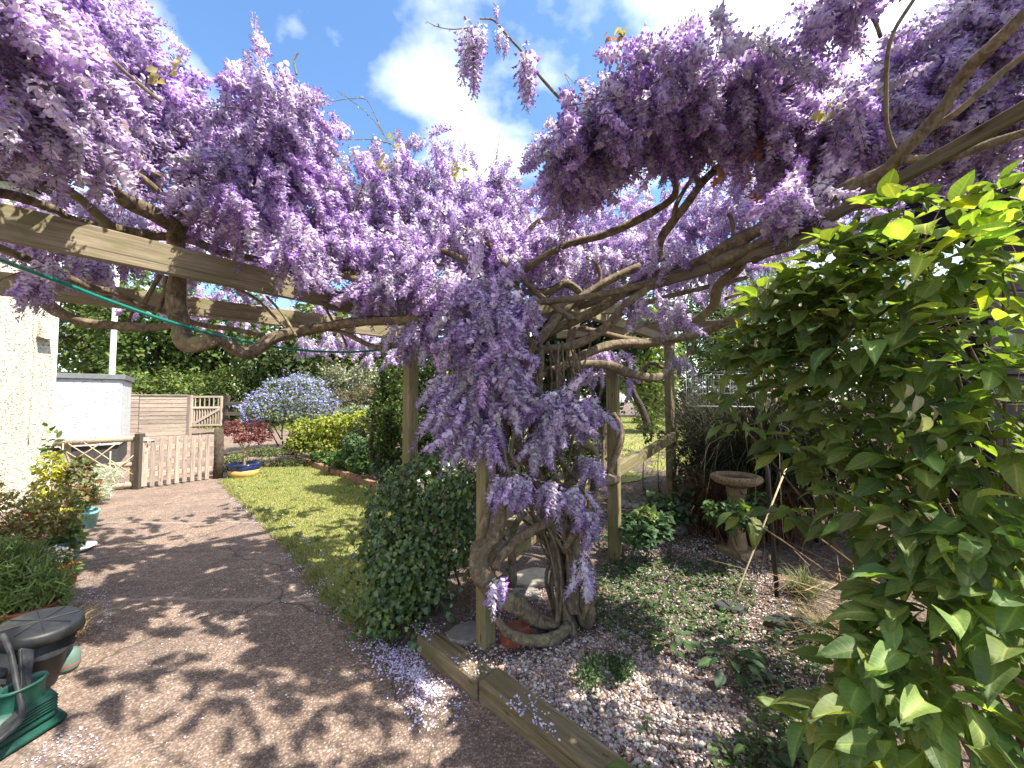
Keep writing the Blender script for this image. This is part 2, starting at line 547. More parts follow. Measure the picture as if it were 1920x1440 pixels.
def mat_render(name, base, pit, scale=1.0, strength=1.0):
    """pebbledash / rough-cast wall"""
    t = NT(name)
    v = t.coord('Object', (1, 1, 1), rand=False)
    vo = t.n('ShaderNodeTexVoronoi', i_Scale=55 * scale); t.link(v, vo.inputs['Vector'])
    n = t.noise(v, 38 * scale, 4, 0.6)
    big = t.noise(v, 1.4, 5, 0.6)
    c = t.mix(t.ramp(n, [(0.36, 1.0), (0.47, 0.0)]), base, pit)
    c = t.mix(t.ramp(big, [(0.4, 0.0), (0.75, 0.35)]), c, tuple(x * 0.82 for x in base))
    strk = t.noise(t.coord('Object', (5, 5, .35), rand=False), 1.6, 5, 0.65)
    c = t.mix(t.ramp(strk, [(0.5, 0.0), (0.72, 0.5)]), c, tuple(x * 0.62 for x in base))
    return t.principled(c, 0.9, t.bump(t.mix(0.6, vo.outputs['Distance'], n), strength, 0.02), 0.15)

M = {}
M['petal'] = mat_petal('wisteria_petal')
M['leaf'] = mat_leaf('leaf', 0.38, 0.35, 0.5)
M['leaf_far'] = mat_leaf('leaf_far', 0.35, 0.25, 0.6, (1.2, 1.25, 0.6))
M['leaf_big'] = mat_leaf('leaf_big', 0.45, 0.30, 0.52, (1.5, 1.55, 0.35), back=(1.25, 1.25, 1.35), vein=True, rnd=0.3)
M['leaf_ivy'] = mat_leaf('leaf_ivy', 0.18, 0.6, 0.33, (1.2, 1.3, 0.5), rnd=0.35)
M['grass'] = mat_leaf('grass_blade', 0.35, 0.25, 0.6, (1.2, 1.25, 0.6))
M['dry'] = mat_leaf('dry_stalk', 0.15, 0.2, 0.8, (1, 1, 1))
M['beam'] = mat_wood('beam_wood', (.15, .125, .075), (.26, .215, .14), (.36, .305, .205), 1.0, moss=(.17, .16, .075))
M['post'] = mat_wood('post_wood', (.14, .115, .06), (.22, .185, .10), (.30, .26, .15), 1.2, moss=(.16, .155, .065))
M['sleeper'] = mat_wood('sleeper_wood', (.10, .075, .042), (.185, .145, .085), (.28, .23, .15), 0.9, moss=(.15, .125, .06))
M['black_gloss'] = mat_plain('black_stain', (.006, .006, .006), 0.9, 0.05, 0.3, 20)
M['batten'] = mat_wood('batten_wood', (.07, .056, .035), (.12, .097, .062), (.17, .14, .095), 1.0)
M['picket'] = mat_wood('picket_wood', (.25, .195, .15), (.36, .29, .23), (.46, .385, .31), 1.3)
M['plank'] = mat_wood('plank_wood', (.24, .185, .14), (.35, .28, .22), (.44, .365, .295), 1.0)
M['dark_wood'] = mat_wood('dark_wood', (.035, .028, .022), (.06, .05, .04), (.085, .07, .055), 1.0)
M['black_wood'] = mat_wood('black_wood', (.008, .007, .007), (.013, .012, .011), (.02, .018, .016), 1.0, knots=False)
M['log'] = mat_bark('log_wood', (.20, .155, .11), (.33, .27, .20), (.44, .37, .29))
M['bark'] = mat_bark('wisteria_bark', (.06, .045, .03), (.15, .115, .075), (.27, .215, .145))
M['twig'] = mat_plain('twig_bark', (.13, .095, .06), 0.85, 0.2, 0.4, 30)
M['trunk'] = mat_bark('tree_bark', (.03, .022, .016), (.06, .045, .032), (.11, .09, .065))
M['cream'] = mat_render('cream_pebbledash', (.56, .525, .42), (.17, .155, .11), 0.8, 1.0)
M['white_render'] = mat_render('white_roughcast', (.56, .56, .55), (.33, .33, .33), 0.45, 1.0)
M['white_paint'] = mat_plain('white_paint', (.80, .80, .78), 0.45, 0.4, 0.04)
M['grey_cap'] = mat_plain('grey_coping', (.16, .165, .17), 0.6, 0.3, 0.2)
M['black_plastic'] = mat_plain('black_plastic', (.012, .013, .015), 0.5, 0.4, 0.25, 18, 0.05, dirt=(.045, .044, .04))
M['smoky_plastic'] = mat_plain('smoky_plastic', (.018, .02, .023), 0.5, 0.35, 0.3, 9, 0.05, dirt=(.12, .12, .12))
M['green_plastic'] = mat_plain('green_plastic', (.010, .06, .042), 0.45, 0.45, 0.25, 14, 0.04, dirt=(.04, .085, .068))
M['pale_green_plastic'] = mat_plain('pale_green_plastic', (.11, .17, .14), 0.6, 0.3, 0.12, 10)
M['turquoise'] = mat_plain('turquoise_plastic', (.20, .50, .50), 0.45, 0.4, 0.1, 10, dirt=(.3, .45, .42))
M['blue_pot'] = mat_plain('blue_grey_plastic', (.16, .27, .33), 0.5, 0.4, 0.15, 10)
M['terracotta'] = mat_plain('terracotta', (.30, .085, .05), 0.75, 0.2, 0.2, 14, 0.1, dirt=(.35, .2, .15))
M['brick'] = mat_plain('old_brick', (.30, .16, .10), 0.9, 0.15, 0.35, 30, 0.5, dirt=(.30, .26, .20))
M['ochre_glaze'] = mat_plain('ochre_glaze', (.55, .34, .10), 0.35, 0.5, 0.2, 8)
M['blue_glaze'] = mat_plain('blue_glaze', (.012, .018, .075), 0.15, 0.6, 0.2, 8)
M['stone'] = mat_plain('carved_stone', (.24, .17, .10), 0.9, 0.15, 0.3, 22, 0.5, dirt=(.15, .12, .08))
M['slab'] = mat_plain('paving_slab', (.20, .185, .165), 0.92, 0.15, 0.25, 16, 0.5, dirt=(.11, .10, .085))
M['slab_sunlit_tone'] = mat_plain('sunlit_tone_slab', (.42, .37, .29), 0.92, 0.15, 0.2, 16, 0.5, dirt=(.25, .22, .17))  # slab stone in a lighter tone that stands in for sunlight
M['slate'] = mat_plain('dark_slate', (.045, .043, .042), 0.75, 0.3, 0.3, 20, 0.5)
M['metal'] = mat_plain('galvanised_wire', (.32, .325, .33), 0.45, 0.5, 0.2, 40)
M['black_metal'] = mat_plain('black_metal', (.012, .012, .013), 0.45, 0.5, 0.3, 20, 0.1)
M['cane'] = mat_plain('bamboo_cane', (.42, .33, .20), 0.7, 0.3, 0.25, 30)
M['hose'] = mat_plain('green_hose', (.006, .16, .115), 0.28, 0.6, 0.12, 20)
M['soil'] = None
def mat_ground():
    t = NT('garden_soil')
    v = t.coord('Object', (1, 1, 1), rand=False)
    a = t.noise(v, 30, 6, 0.7); b = t.noise(v, 3, 4, 0.6)
    vo = t.n('ShaderNodeTexVoronoi', i_Scale=70); t.link(v, vo.inputs['Vector'])
    c = t.ramp(a, [(0.3, (.065, .045, .036)), (0.5, (.15, .11, .088)), (0.72, (.29, .225, .19))])
    c = t.mix(t.ramp(b, [(0.45, 0.0), (0.7, 0.6)]), c, (.11, .085, .065))
    return t.principled(c, 0.95, t.bump(t.mix(0.5, a, vo.outputs['Distance']), 1.0, 0.03), 0.15)
M['soil'] = mat_ground()
def mat_asphalt():
    t = NT('driveway_aggregate')
    v = t.coord('Object', (1, 1, 1), rand=False)
    vo = t.n('ShaderNodeTexVoronoi', i_Scale=105); t.link(v, vo.inputs['Vector'])
    a = t.noise(v, 160, 3, 0.7); b = t.noise(v, 1.7, 6, 0.65); d = t.noise(v, 11, 5, 0.65)
    sp = t.n('ShaderNodeSeparateColor'); t.link(vo.outputs['Color'], sp.inputs[0])
    c = t.ramp(sp.outputs[0], [(0.0, (.165, .12, .094)), (0.30, (.255, .188, .147)), (0.62, (.31, .232, .184)), (0.84, (.37, .288, .235)), (0.96, (.46, .385, .33))], 'CONSTANT')
    c = t.mix(t.ramp(vo.outputs['Distance'], [(0.25, 0.0), (0.75, 0.8)]), c, (.11, .082, .066))
    c = t.mix(0.55, c, t.ramp(d, [(0.3, 0.55), (0.7, 1.4)]), 'MULTIPLY')
    c = t.mix(0.6, c, t.ramp(b, [(0.32, (.62, .62, .66)), (0.68, (1.35, 1.28, 1.2))]), 'MULTIPLY')
    # a transverse joint and patch line
    s = t.n('ShaderNodeSeparateXYZ'); t.link(v, s.inputs[0])
    wob = t.noise(v, 1.3, 3)
    ln = t.n('ShaderNodeMath', operation='MULTIPLY_ADD', i_1=0.22); t.link(wob, ln.inputs[0]); t.link(s.outputs[1], ln.inputs[2])
    for y0, hw in ((5.05, .022), (3.15, .018)):
        df = t.n('ShaderNodeMath', operation='SUBTRACT', i_1=y0); t.link(ln.outputs[0], df.inputs[0])
        ab = t.n('ShaderNodeMath', operation='ABSOLUTE'); t.link(df.outputs[0], ab.inputs[0])
        c = t.mix(t.ramp(ab.outputs[0], [(hw * .4, 0.55), (hw * 1.6, 0.0)]), c, (.33, .27, .225))
    # damp stains, worn pale tracks and a wandering crack
    st_ = t.noise(v, 0.75, 7, 0.68, 0.6)
    c = t.mix(t.ramp(st_, [(0.50, 0.0), (0.66, 0.55)]), c, (.095, .07, .058))
    c = t.mix(t.ramp(t.noise(v, 0.5, 4, 0.6), [(0.55, 0.0), (0.7, 0.35)]), c, (.36, .30, .25))
    vw = t.n('ShaderNodeVectorMath', operation='ADD'); t.link(v, vw.inputs[0])
    nv = t.n('ShaderNodeTexNoise', i_Scale=2.4, i_Detail=5); t.link(v, nv.inputs['Vector'])
    sc_ = t.n('ShaderNodeVectorMath', operation='SCALE'); sc_.inputs['Scale'].default_value = 0.7; t.link(nv.outputs['Color'], sc_.inputs[0]); t.link(sc_.outputs[0], vw.inputs[1])
    ve_ = t.n('ShaderNodeTexVoronoi', feature='DISTANCE_TO_EDGE', i_Scale=0.42); t.link(vw.outputs[0], ve_.inputs['Vector'])
    c = t.mix(t.ramp(ve_.outputs['Distance'], [(0.002, 0.8), (0.006, 0.0)]), c, (.05, .04, .03))
    return t.principled(c, 0.93, t.bump(t.mix(0.4, vo.outputs['Distance'], a), 0.85, 0.008), 0.2)
M['asphalt'] = mat_asphalt()
def mat_lawn():
    t = NT('lawn_turf')
    v = t.coord('Object', (1, 1, 1), rand=False)
    a = t.noise(v, 60, 5, 0.7); b = t.noise(v, 1.6, 5, 0.6)
    c = t.ramp(a, [(0.3, (.15, .16, .045)), (0.7, (.28, .28, .10))])
    c = t.mix(t.ramp(b, [(0.4, 0.0), (0.7, 0.6)]), c, (.27, .25, .11))
    return t.principled(c, 0.95, t.bump(a, 0.8, 0.02), 0.1)
M['lawn'] = mat_lawn()
M['petal_fallen'] = mat_attr('fallen_petal', 0.7, 0.2, 0.0, 80, 0.1)
M['gravel'] = mat_attr('gravel_stone', 0.75, 0.3, 0.3, 120, 0.3)
M['flat_attr'] = mat_attr('dried_litter', 0.9, 0.15, 0.0, 60, 0.2)
def mat_water():
    t = NT('water'); return t.principled((.02, .018, .016), 0.04, None, 0.6)
M['water'] = mat_water()
def mat_roof():
    t = NT('roof_tile'); v = t.coord('Object', (1, 1, 1)); a = t.noise(v, 14, 5)
    return t.principled(t.ramp(a, [(0.3, (.05, .045, .042)), (0.7, (.10, .085, .08))]), 0.85, t.bump(a, 0.4, 0.01), 0.2)
M['roof'] = mat_roof()
def mat_glass():
    t = NT('window_glass'); return t.principled((.02, .025, .03), 0.05, None, 0.7)
M['glass'] = mat_glass()
# ================================================================ SETTING
xs = np.unique(np.concatenate([np.arange(-14, 14.01, 0.2), np.arange(-3, 5.01, 0.07), np.array([-160, -80, -45, -25, -18, 18, 25, 45, 80, 160.])]))
ys = np.unique(np.concatenate([np.arange(-6, 20.01, 0.25), np.arange(0, 6.01, 0.07), np.array([-120, -50, -20, -10, 25, 35, 60, 110, 240.])]))
XX, YY = np.meshgrid(xs, ys)
rough = 0.012 * np.sin(XX * 9.1 + 2 * np.sin(YY * 7)) * np.cos(YY * 8.3) * sstep(0.15, 0.5, ((XX - SA[0]) + (YY - SA[1])) / 1.414)
ZZ = H(XX, YY) + np.where((np.abs(XX) < 14) & (YY < 20), rough * (XX > -0.6), 0)
nx, ny = len(xs), len(ys)
idx = np.arange(nx * ny).reshape(ny, nx)
F = np.stack([idx[:-1, :-1], idx[:-1, 1:], idx[1:, 1:], idx[1:, :-1]], -1).reshape(-1, 4)
obj('ground', np_mesh('ground', np.stack([XX, YY, ZZ], -1).reshape(-1, 3), F, None, True), M['soil'], kind='structure')

LAWN_EDGE = [(-0.94, 2.58), (-1.0, 2.66), (-1.3, 2.92), (-1.7, 3.35), (-2.1, 3.85), (-2.75, 4.5), (-3.55, 5.35), (-4.5, 6.3), (-5.5, 7.35)]
DRIVE = [(4.2, -3.0), (2.2, -0.2), (-0.55, 2.41), (-0.72, 2.45)] + LAWN_EDGE + [(-5.6, 7.6), (-8.2, 6.95), (-7.6, 5.6), (-7.0, 4.6), (-7.0, -3.0)]
sheet('driveway', DRIVE, 0.006, M['asphalt'])
sheet('road', [(-5.6, 7.6), (-5.2, 9.5), (-4.6, 12.0), (-5.0, 22.0), (-40, 22.0), (-40, 6.9), (-8.2, 6.95)], 0.006, M['asphalt'])
LAWN = LAWN_EDGE + [(-5.55, 8.0), (-5.35, 8.75), (-5.2, 9.45), (-4.4, 8.75), (-3.6, 8.05), (-2.6, 7.2), (-1.6, 6.3), (-1.0, 5.0), (-0.96, 3.4)]
sheet('lawn', LAWN, 0.012, M['lawn'])
FARLAWN = [(0.9, 5.6), (1.9, 5.9), (3.0, 7.0), (5, 9), (9, 14), (9, 26), (-1, 26), (-0.5, 12), (0.2, 7.5)]
sheet('far_lawn', FARLAWN, 0.012, M['lawn'])
VERGE = [(-5.2, 9.6), (-4.3, 9.0), (-3.9, 10.5), (-4.2, 13.0), (-4.6, 12.0)]
sheet('grass_verge', [(-40, 22.0), (-5.0, 22.0), (-4.6, 12.0), (-3, 12), (-1, 26), (-1, 40), (-40, 40)], 0.012, M['lawn'], cuts=(7.0, 15.0, 22.0))

def blades(name, poly, n, hmin, hmax, cols, wid=0.006, lean=0.5):
    p = poly_points(poly, n)
    z = H(p[:, 0], p[:, 1]) + 0.006
    P0 = np.column_stack([p, z])
    ax = np.column_stack([rng.normal(0, lean, n), rng.normal(0, lean, n), np.ones(n)])
    R = frames(ax, rand_dirs(n))
    h = rng.uniform(hmin, hmax, n)
    S = np.column_stack([np.full(n, wid) * rng.uniform(.7, 1.4, n), h, h * 0.8])
    return cloud(name, P0, R, S, *T_BLADE, palette(n, cols, 0.18))
obj('lawn_grass', blades('lawn_grass', LAWN, 60000, .016, .036, [(.25, .285, .075), (.32, .33, .11), (.21, .24, .06), (.38, .36, .17)], 0.010, .6), M['grass'], kind='stuff')
obj('far_grass', blades('far_grass', FARLAWN, 14000, .03, .07, [(.28, .33, .07), (.33, .35, .09), (.24, .28, .06)], 0.028, .6), M['grass'], kind='stuff')
obj('verge_grass', blades('verge_grass', [(-14, 15.2), (-4.8, 15.2), (-4.6, 12.0), (-3, 12), (-3, 22), (-14, 24)], 9000, .05, .14, [(.20, .24, .06), (.25, .26, .08)], 0.05, .6), M['grass'], kind='stuff')

ec_ = catmull([(x, y, 0) for x, y in LAWN_EDGE], 14)
n_ = 5200; ii_ = rng.integers(0, len(ec_) - 1, n_)
ep_ = ec_[ii_, :2] + (ec_[ii_ + 1, :2] - ec_[ii_, :2]) * rng.random((n_, 1)) + np.abs(rng.normal(0, .05, (n_, 1))) * np.array([[.7, .7]]) + rng.normal(0, .018, (n_, 2)) - .02
ax_ = np.column_stack([rng.normal(-.3, .6, n_), rng.normal(-.3, .5, n_), np.ones(n_)])
obj('edge_grass', cloud('edge_grass', np.column_stack([ep_, np.full(n_, .008)]), frames(ax_, rand_dirs(n_)), np.column_stack([rng.uniform(.004, .009, n_), rng.uniform(.03, .075, n_) * (1 + .5 * np.sin(ep_[:, 0] * 21)), np.full(n_, .04)]), *T_BLADE, palette(n_, [(.24, .27, .08), (.30, .29, .12), (.18, .22, .06), (.36, .31, .18)], .2)), M['grass'], kind='stuff')
cl_ = poly_points(LAWN, 46)
n_ = 46 * 34; cp_ = np.repeat(cl_, 34, 0) + rng.normal(0, .045, (n_, 2))
ax_ = np.column_stack([rng.normal(0, .8, n_), rng.normal(0, .8, n_), np.ones(n_)])
obj('lawn_weeds', cloud('lawn_weeds', np.column_stack([cp_, H(cp_[:, 0], cp_[:, 1]) + .012]), frames(ax_, rand_dirs(n_)), np.column_stack([rng.uniform(.012, .024, n_), rng.uniform(.03, .06, n_), np.full(n_, .03)]), *T_BLADE, palette(n_, [(.13, .20, .05), (.17, .24, .06), (.36, .32, .17), (.24, .29, .10)], .2)), M['grass'], kind='stuff')

# ---------------------------------------------------------------- house on the left
house = thing('house', 'cream pebbledash house wall rising behind the potted plants', 'house', (-7.3, 4.0, 0))
def wbox(name, lo, hi, mat, parent, bev=0.006, label=None):
    lo, hi = Vector(lo), Vector(hi); d = hi - lo
    return obj(name, bm_mesh(name, bm_box(d.x, d.y, d.z, bev)), mat, parent, Matrix.Translation((lo + hi) / 2), label)
wbox('wall', (-7.8, -3.5, -0.1), (-7.0, 5.62, 4.6), M['cream'], house)
wbox('corner_pier', (-7.75, 5.615, -0.1), (-7.035, 5.90, 4.55), M['cream'], house)
wbox('corner_board', (-7.72, 5.9, 0.0), (-7.10, 5.985, 4.5), M['white_paint'], house)
# projecting wing, eave and gutter (only its eave corner shows at the top of the picture)
wbox('wing_wall', (-6.95, -3.5, -0.1), (-3.75, 2.15, 3.95), M['cream'], house)
wbox('roof', (-7.9, -3.6, 4.62), (-6.75, 6.15, 4.78), M['roof'], house)
wbox('soffit', (-7.0, -3.6, 3.97), (-3.40, 2.50, 4.07), M['black_wood'], house)
gz = 4.13
pr = [(0.075 * math.cos(a), 0.075 * math.sin(a)) for a in np.linspace(math.pi, 2 * math.pi, 9)]
gV, gF = [], []
for yy in (-3.5, 2.62):
    for (a, b) in pr: gV.append((-3.33 + a, yy, gz + b))
    for (a, b) in reversed(pr): gV.append((-3.33 + a * .9, yy, gz + b * .9))
ng_ = 18
for j in range(ng_): gF.append((j, (j + 1) % ng_, ng_ + (j + 1) % ng_, ng_ + j))
obj('gutter', np_mesh('gutter', gV, gF), M['black_plastic'], house)
wbox('gutter_bracket', (-3.42, 2.3, gz - .1), (-3.25, 2.34, gz - .02), M['black_plastic'], house)
# small slanting lamp cowl on the corner pier
lm = thing('wall_lamp', 'small cream slanted wall lamp high on the house corner', 'lamp', (-7.03, 5.72, 2.58))
bm = bmesh.new()
vs = [bm.verts.new(v) for v in [(-7.03, 5.64, 2.50), (-7.03, 5.80, 2.50), (-6.90, 5.80, 2.46), (-6.90, 5.64, 2.46), (-7.03, 5.66, 2.74), (-7.03, 5.78, 2.74), (-6.99, 5.78, 2.72), (-6.99, 5.66, 2.72)]]
for f in [(0, 3, 2, 1), (4, 5, 6, 7), (0, 1, 5, 4), (1, 2, 6, 5), (2, 3, 7, 6), (3, 0, 4, 7)]: bm.faces.new([vs[i] for i in f])
obj('cowl', bm_mesh('cowl', bm), M['cream'], lm)
wbox('back_plate', (-7.034, 5.62, 2.46), (-7.022, 5.82, 2.78), M['cream'], lm)
# thin cable down the wall
obj('cable', tubes_mesh('cable', [(catmull([(-6.993, 5.60, 4.0), (-6.993, 5.58, 2.6), (-6.993, 5.61, 2.2), (-6.993, 5.59, 0.9)]), .006)], 5), M['cream'], house)

# ---------------------------------------------------------------- white outbuilding
ob = thing('outbuilding', 'small white roughcast outbuilding with grey flat roof edge', 'outbuilding', (-9.2, 8.6, 0))
xr = P(226, 800, 8.6).x
ob_yaw = math.radians(40); ob_M = Matrix.Translation((xr, 8.6, 0)) @ Matrix.Rotation(ob_yaw, 4, 'Z')
def obox(name, lo, hi, mat, bev=.006):
    lo, hi = Vector(lo), Vector(hi); d = hi - lo
    return obj(name, bm_mesh(name, bm_box(d.x, d.y, d.z, bev)), mat, ob, ob_M @ Matrix.Translation((lo + hi) / 2))
zt = P(226, 712, 8.6).z
obox('wall', (-2.6, 0, 0.56), (0, 1.8, zt), M['white_render'])
obox('plinth', (-2.57, .06, 0.0), (-.03, 1.75, 0.558), M['slate'])
obox('roof_edge', (-2.64, -.05, zt + .002), (.05, 1.85, zt + 0.11), M['grey_cap'])
obox('vent', (-1.38, -.02, .66), (-1.24, -.002, .74), M['grey_cap'])

# ---------------------------------------------------------------- street pole
lp = thing('lamp_post', 'tall slim white street pole rising behind the white outbuilding', 'lamp post', (P(210, 700, 13).x, 13, 0.3))
px0 = P(210, 700, 13).x
obj('pole', tubes_mesh('pole', [([(px0, 13, 0.2), (px0, 13, 3.0), (px0 + .03, 13, 7.5)], [.085, .08, .06])], 12), M['white_paint'], lp)
obj('lantern', tubes_mesh('lantern', [(catmull([(px0 + .03, 13, 7.5), (px0 + .1, 12.7, 7.75), (px0 + .15, 12.1, 7.85)]), [.05] * 6 + [.09] * 4 + [.06]) ], 10), M['grey_cap'], lp)

# ---------------------------------------------------------------- tall plank fence and entrance gate
pf = thing('plank_fence', 'tall weathered fence of wide horizontal planks beside entrance gate', 'fence', (P(290, 800, 13.2).x, 13.2, 0.3))
FD = Vector((math.cos(.62), math.sin(.62), 0)); FN = Vector((FD.y, -FD.x, 0))
F1 = P(350, 800, 13.2); F1.z = 0
def fhit(px):
    """where the view line of a photo column meets the fence line"""
    a = (px - 960) / FPX * 1.0
    return (a * F1.y - F1.x) / (FD.x - a * FD.y)
def fpt(t, z, o=0.0): return Vector((F1.x + FD.x * t + FN.x * o, F1.y + FD.y * t + FN.y * o, z))
t0, tm = fhit(196), fhit(262)
ztop = P(350, 742, 13.2).z; zbot = 0.22
nrow = 11; ph = (ztop - zbot) / nrow
for k in range(nrow):
    for (a, b) in ((t0, tm), (tm, 0)):
        z = zbot + (k + .5) * ph + (.012 if a == t0 else 0)
        o_ = random.uniform(-.006, .006)
        timber('plank', fpt(a + .008, z, o_), fpt(b - .008, z, o_), .025, ph - .014, M['plank'], pf, bev=.004)
timber('capping', fpt(t0, ztop + .02, .01), fpt(0, ztop + .02, .01), .07, .03, M['plank'], pf)
for t in (t0, tm, -.05):
    timber('post', fpt(t, .1, -.07), fpt(t, ztop, -.07), .1, .1, M['plank'], pf)
timber('post', fpt(.06, .1), fpt(.06, ztop + .03), .11, .11, M['picket'], pf)

eg = thing('entrance_gate', 'weathered timber entrance gate with open spindles above a braced panel', 'gate', fpt(.8, .33))
g0, g1 = fhit(358), fhit(418)
gzt, gzm, gzb = P(388, 744, 13.7).z, P(388, 764, 13.7).z, P(388, 799, 13.7).z
for z in (gzt, gzm, gzb + .05): timber('rail', fpt(g0, z), fpt(g1, z), .05, .07, M['picket'], eg)
for t in (g0 + .03, g1 - .03): timber('stile', fpt(t, gzb, .003), fpt(t, gzt + .03, .003), .06, .08, M['picket'], eg)
for k in range(6):
    t = g0 + (g1 - g0) * (k + 1) / 7
    timber('spindle', fpt(t, gzm + .035), fpt(t, gzt - .035), .028, .034, M['picket'], eg)
nb = 10; gw = g1 - g0 - .14
for k in range(nb):
    t = g0 + .07 + gw * (k + .5) / nb
    timber('board', fpt(t, gzb + .09, -.025), fpt(t, gzm - .035, -.025), .018, gw / nb - .008, M['plank'], eg)
timber('brace', fpt(g0 + .08, gzb + .1, .01), fpt(g1 - .08, gzm - .05, .01), .03, .08, M['picket'], eg)
timber('latch_post', fpt(g1 + .12, .1), fpt(g1 + .12, gzt + .06), .14, .14, M['dark_wood'], eg)

# dark post-and-rail fence beyond
dr = thing('rail_fence', 'dark post and rail fence along the road behind blue bush', 'fence', (P(450, 790, 14).x, 14, 0.35))
for k, yy in enumerate((757, 776)):
    timber('rail', P(423, yy, 13.7), P(620, yy - 3, 15.5), .04, .12, M['dark_wood'], dr)
for px in (505, 590): 
    a = P(px, 790, 14.5); timber('post', (a.x, 14.55, 0.3), (a.x, 14.55, 1.75), .1, .1, M['dark_wood'], dr)

# low rail fence with round poles behind the acer
lf = thing('low_rail_fence', 'low dark fence of mossy round rails behind the potted maple', 'fence', (P(470, 850, 9.6).x, 9.6, 0.1))
for (a, b) in (((412, 852), (560, 835)), ((412, 868), (560, 866))):
    pass
obj('rail', tubes_mesh('rail', [(catmull([P(405, 853, 9.3), P(470, 846, 9.6), P(560, 836, 10.2)], 4), .045)], 8, .06), M['trunk'], lf)
for px, d in ((546, 9.9),):
    a = P(px, 840, d); obj('post', tubes_mesh('post', [([(a.x, d, 0.0), (a.x + .01, d, .5), (a.x, d, P(px, 832, d).z)], .09)], 9, .05), M['trunk'], lf)

# ---------------------------------------------------------------- picket gate
pg = thing('picket_gate', 'low weathered picket gate closing the driveway', 'gate', (-6.2, 7.05, 0))
A0, A1 = G(263, 917), G(396, 901)
A0 = Vector((A0.x, A0.y, .035)); A1 = Vector((A1.x, A1.y, .035))
dirg = (A1 - A0).normalized(); nrmg = Vector((dirg.y, -dirg.x, 0))
Lg = (A1 - A0).length
npk = 9
for k in range(npk):
    t = (k + .35) / npk * Lg
    hgt = .90 if k else .90
    b = A0 + dirg * t + nrmg * .022
    w = .085 if k == 0 else .062
    top = b + Vector((0, 0, .88 + .012 * math.sin(k * 2.1)))
    bm = bm_box(.88, .02, w, .003)
    # rounded picket tops
    for v in bm.verts:
        if v.co.x > .42: v.co.x -= .03 * (abs(v.co.z) / (w / 2)) ** 2
    Mx = Matrix((Vector((0, 0, 1)), nrmg, dirg)).transposed().to_4x4()
    obj('picket', bm_mesh('picket', bm), M['picket'], pg, Matrix.Translation(b + Vector((0, 0, .44 + random.uniform(-.008, .008)))) @ Mx)
for z in (.20, .66):
    timber('rail', A0 + Vector((0, 0, z)), A1 + Vector((0, 0, z)), .035, .085, M['picket'], pg)
timber('brace', A0 + dirg * .08 + Vector((0, 0, .25)), A1 - dirg * .08 + Vector((0, 0, .62)), .03, .07, M['picket'], pg)
timber('post', A0 - dirg * .03 + Vector((0, 0, -.1)), A0 - dirg * .03 + Vector((0, 0, .93)), .10, .10, M['dark_wood'], pg, label='dark hinge post')
q = A1 + dirg * .10
obj('post', tubes_mesh('post', [([q + Vector((0, 0, -.1)), q + Vector((.01, 0, .4)), q + Vector((0, 0, .95))], [.085, .08, .08])], 10, .04), M['trunk'], pg, label='mossy round gate post')
bolt = tubes_mesh('latch', [([A0 + dirg * .02 + nrmg * .04 + Vector((0, 0, .80)), A0 + dirg * .16 + nrmg * .04 + Vector((0, 0, .80))], .012), ([A0 + dirg * .07 + nrmg * .04 + Vector((0, 0, .82)), A0 + dirg * .07 + nrmg * .04 + Vector((0, 0, .70))], .01)], 6)
obj('latch', bolt, M['metal'], pg)

# ---------------------------------------------------------------- rustic low fence with trellis wires
rf = thing('rustic_fence', 'low rustic fence of round rails with diagonal trellis sticks', 'fence', (-7.2, 6.5, 0))
B0, B1 = P(98, 925, 6.35), P(258, 912, 6.78)
B0 = Vector((B0.x, B0.y, 0)); B1 = Vector((B1.x, B1.y, 0)); db = (B1 - B0).normalized(); nbv = Vector((db.y, -db.x, 0)); Lb = (B1 - B0).length
def bz(t, z, o=0): return B0 + db * (t * Lb) + Vector((0, 0, z)) + nbv * o
for nm, z, r in (('rail', .86, .048), ('rail', .42, .05), ('rail', .07, .055)):
    obj(nm, tubes_mesh(nm, [([bz(0, z - .03), bz(.5, z), bz(1, z + .02)], [r, r * 1.05, r])], 10, .03), M['log'], rf)
for t in (.1, .93):
    timber('post', bz(t, -.1, -.06), bz(t, .85, -.06), .08, .09, M['picket'], rf)
sticks = [((.05, .80), (.62, .30)), ((.18, .83), (.88, .18)), ((.36, .84), (1.0, .22)), ((.02, .55), (.40, .12)), ((.55, .82), (.1, .42)), ((.75, .82), (.22, .26)), ((.98, .62), (.5, .08)), ((.92, .36), (.62, .05))]
for (a, b) in sticks:
    obj('trellis_stick', tubes_mesh('trellis_stick', [([bz(a[0], a[1], .06), bz((a[0] + b[0]) / 2, (a[1] + b[1]) / 2, .075), bz(b[0], b[1], .06)], .009)], 5), M['cane'], rf)
for t in (.13, .68):
    obj('trellis_stick', tubes_mesh('trellis_stick', [([bz(t, 0, .08), bz(t, .9 if t < .5 else .68, .08)], .010)], 5), M['cane'], rf)

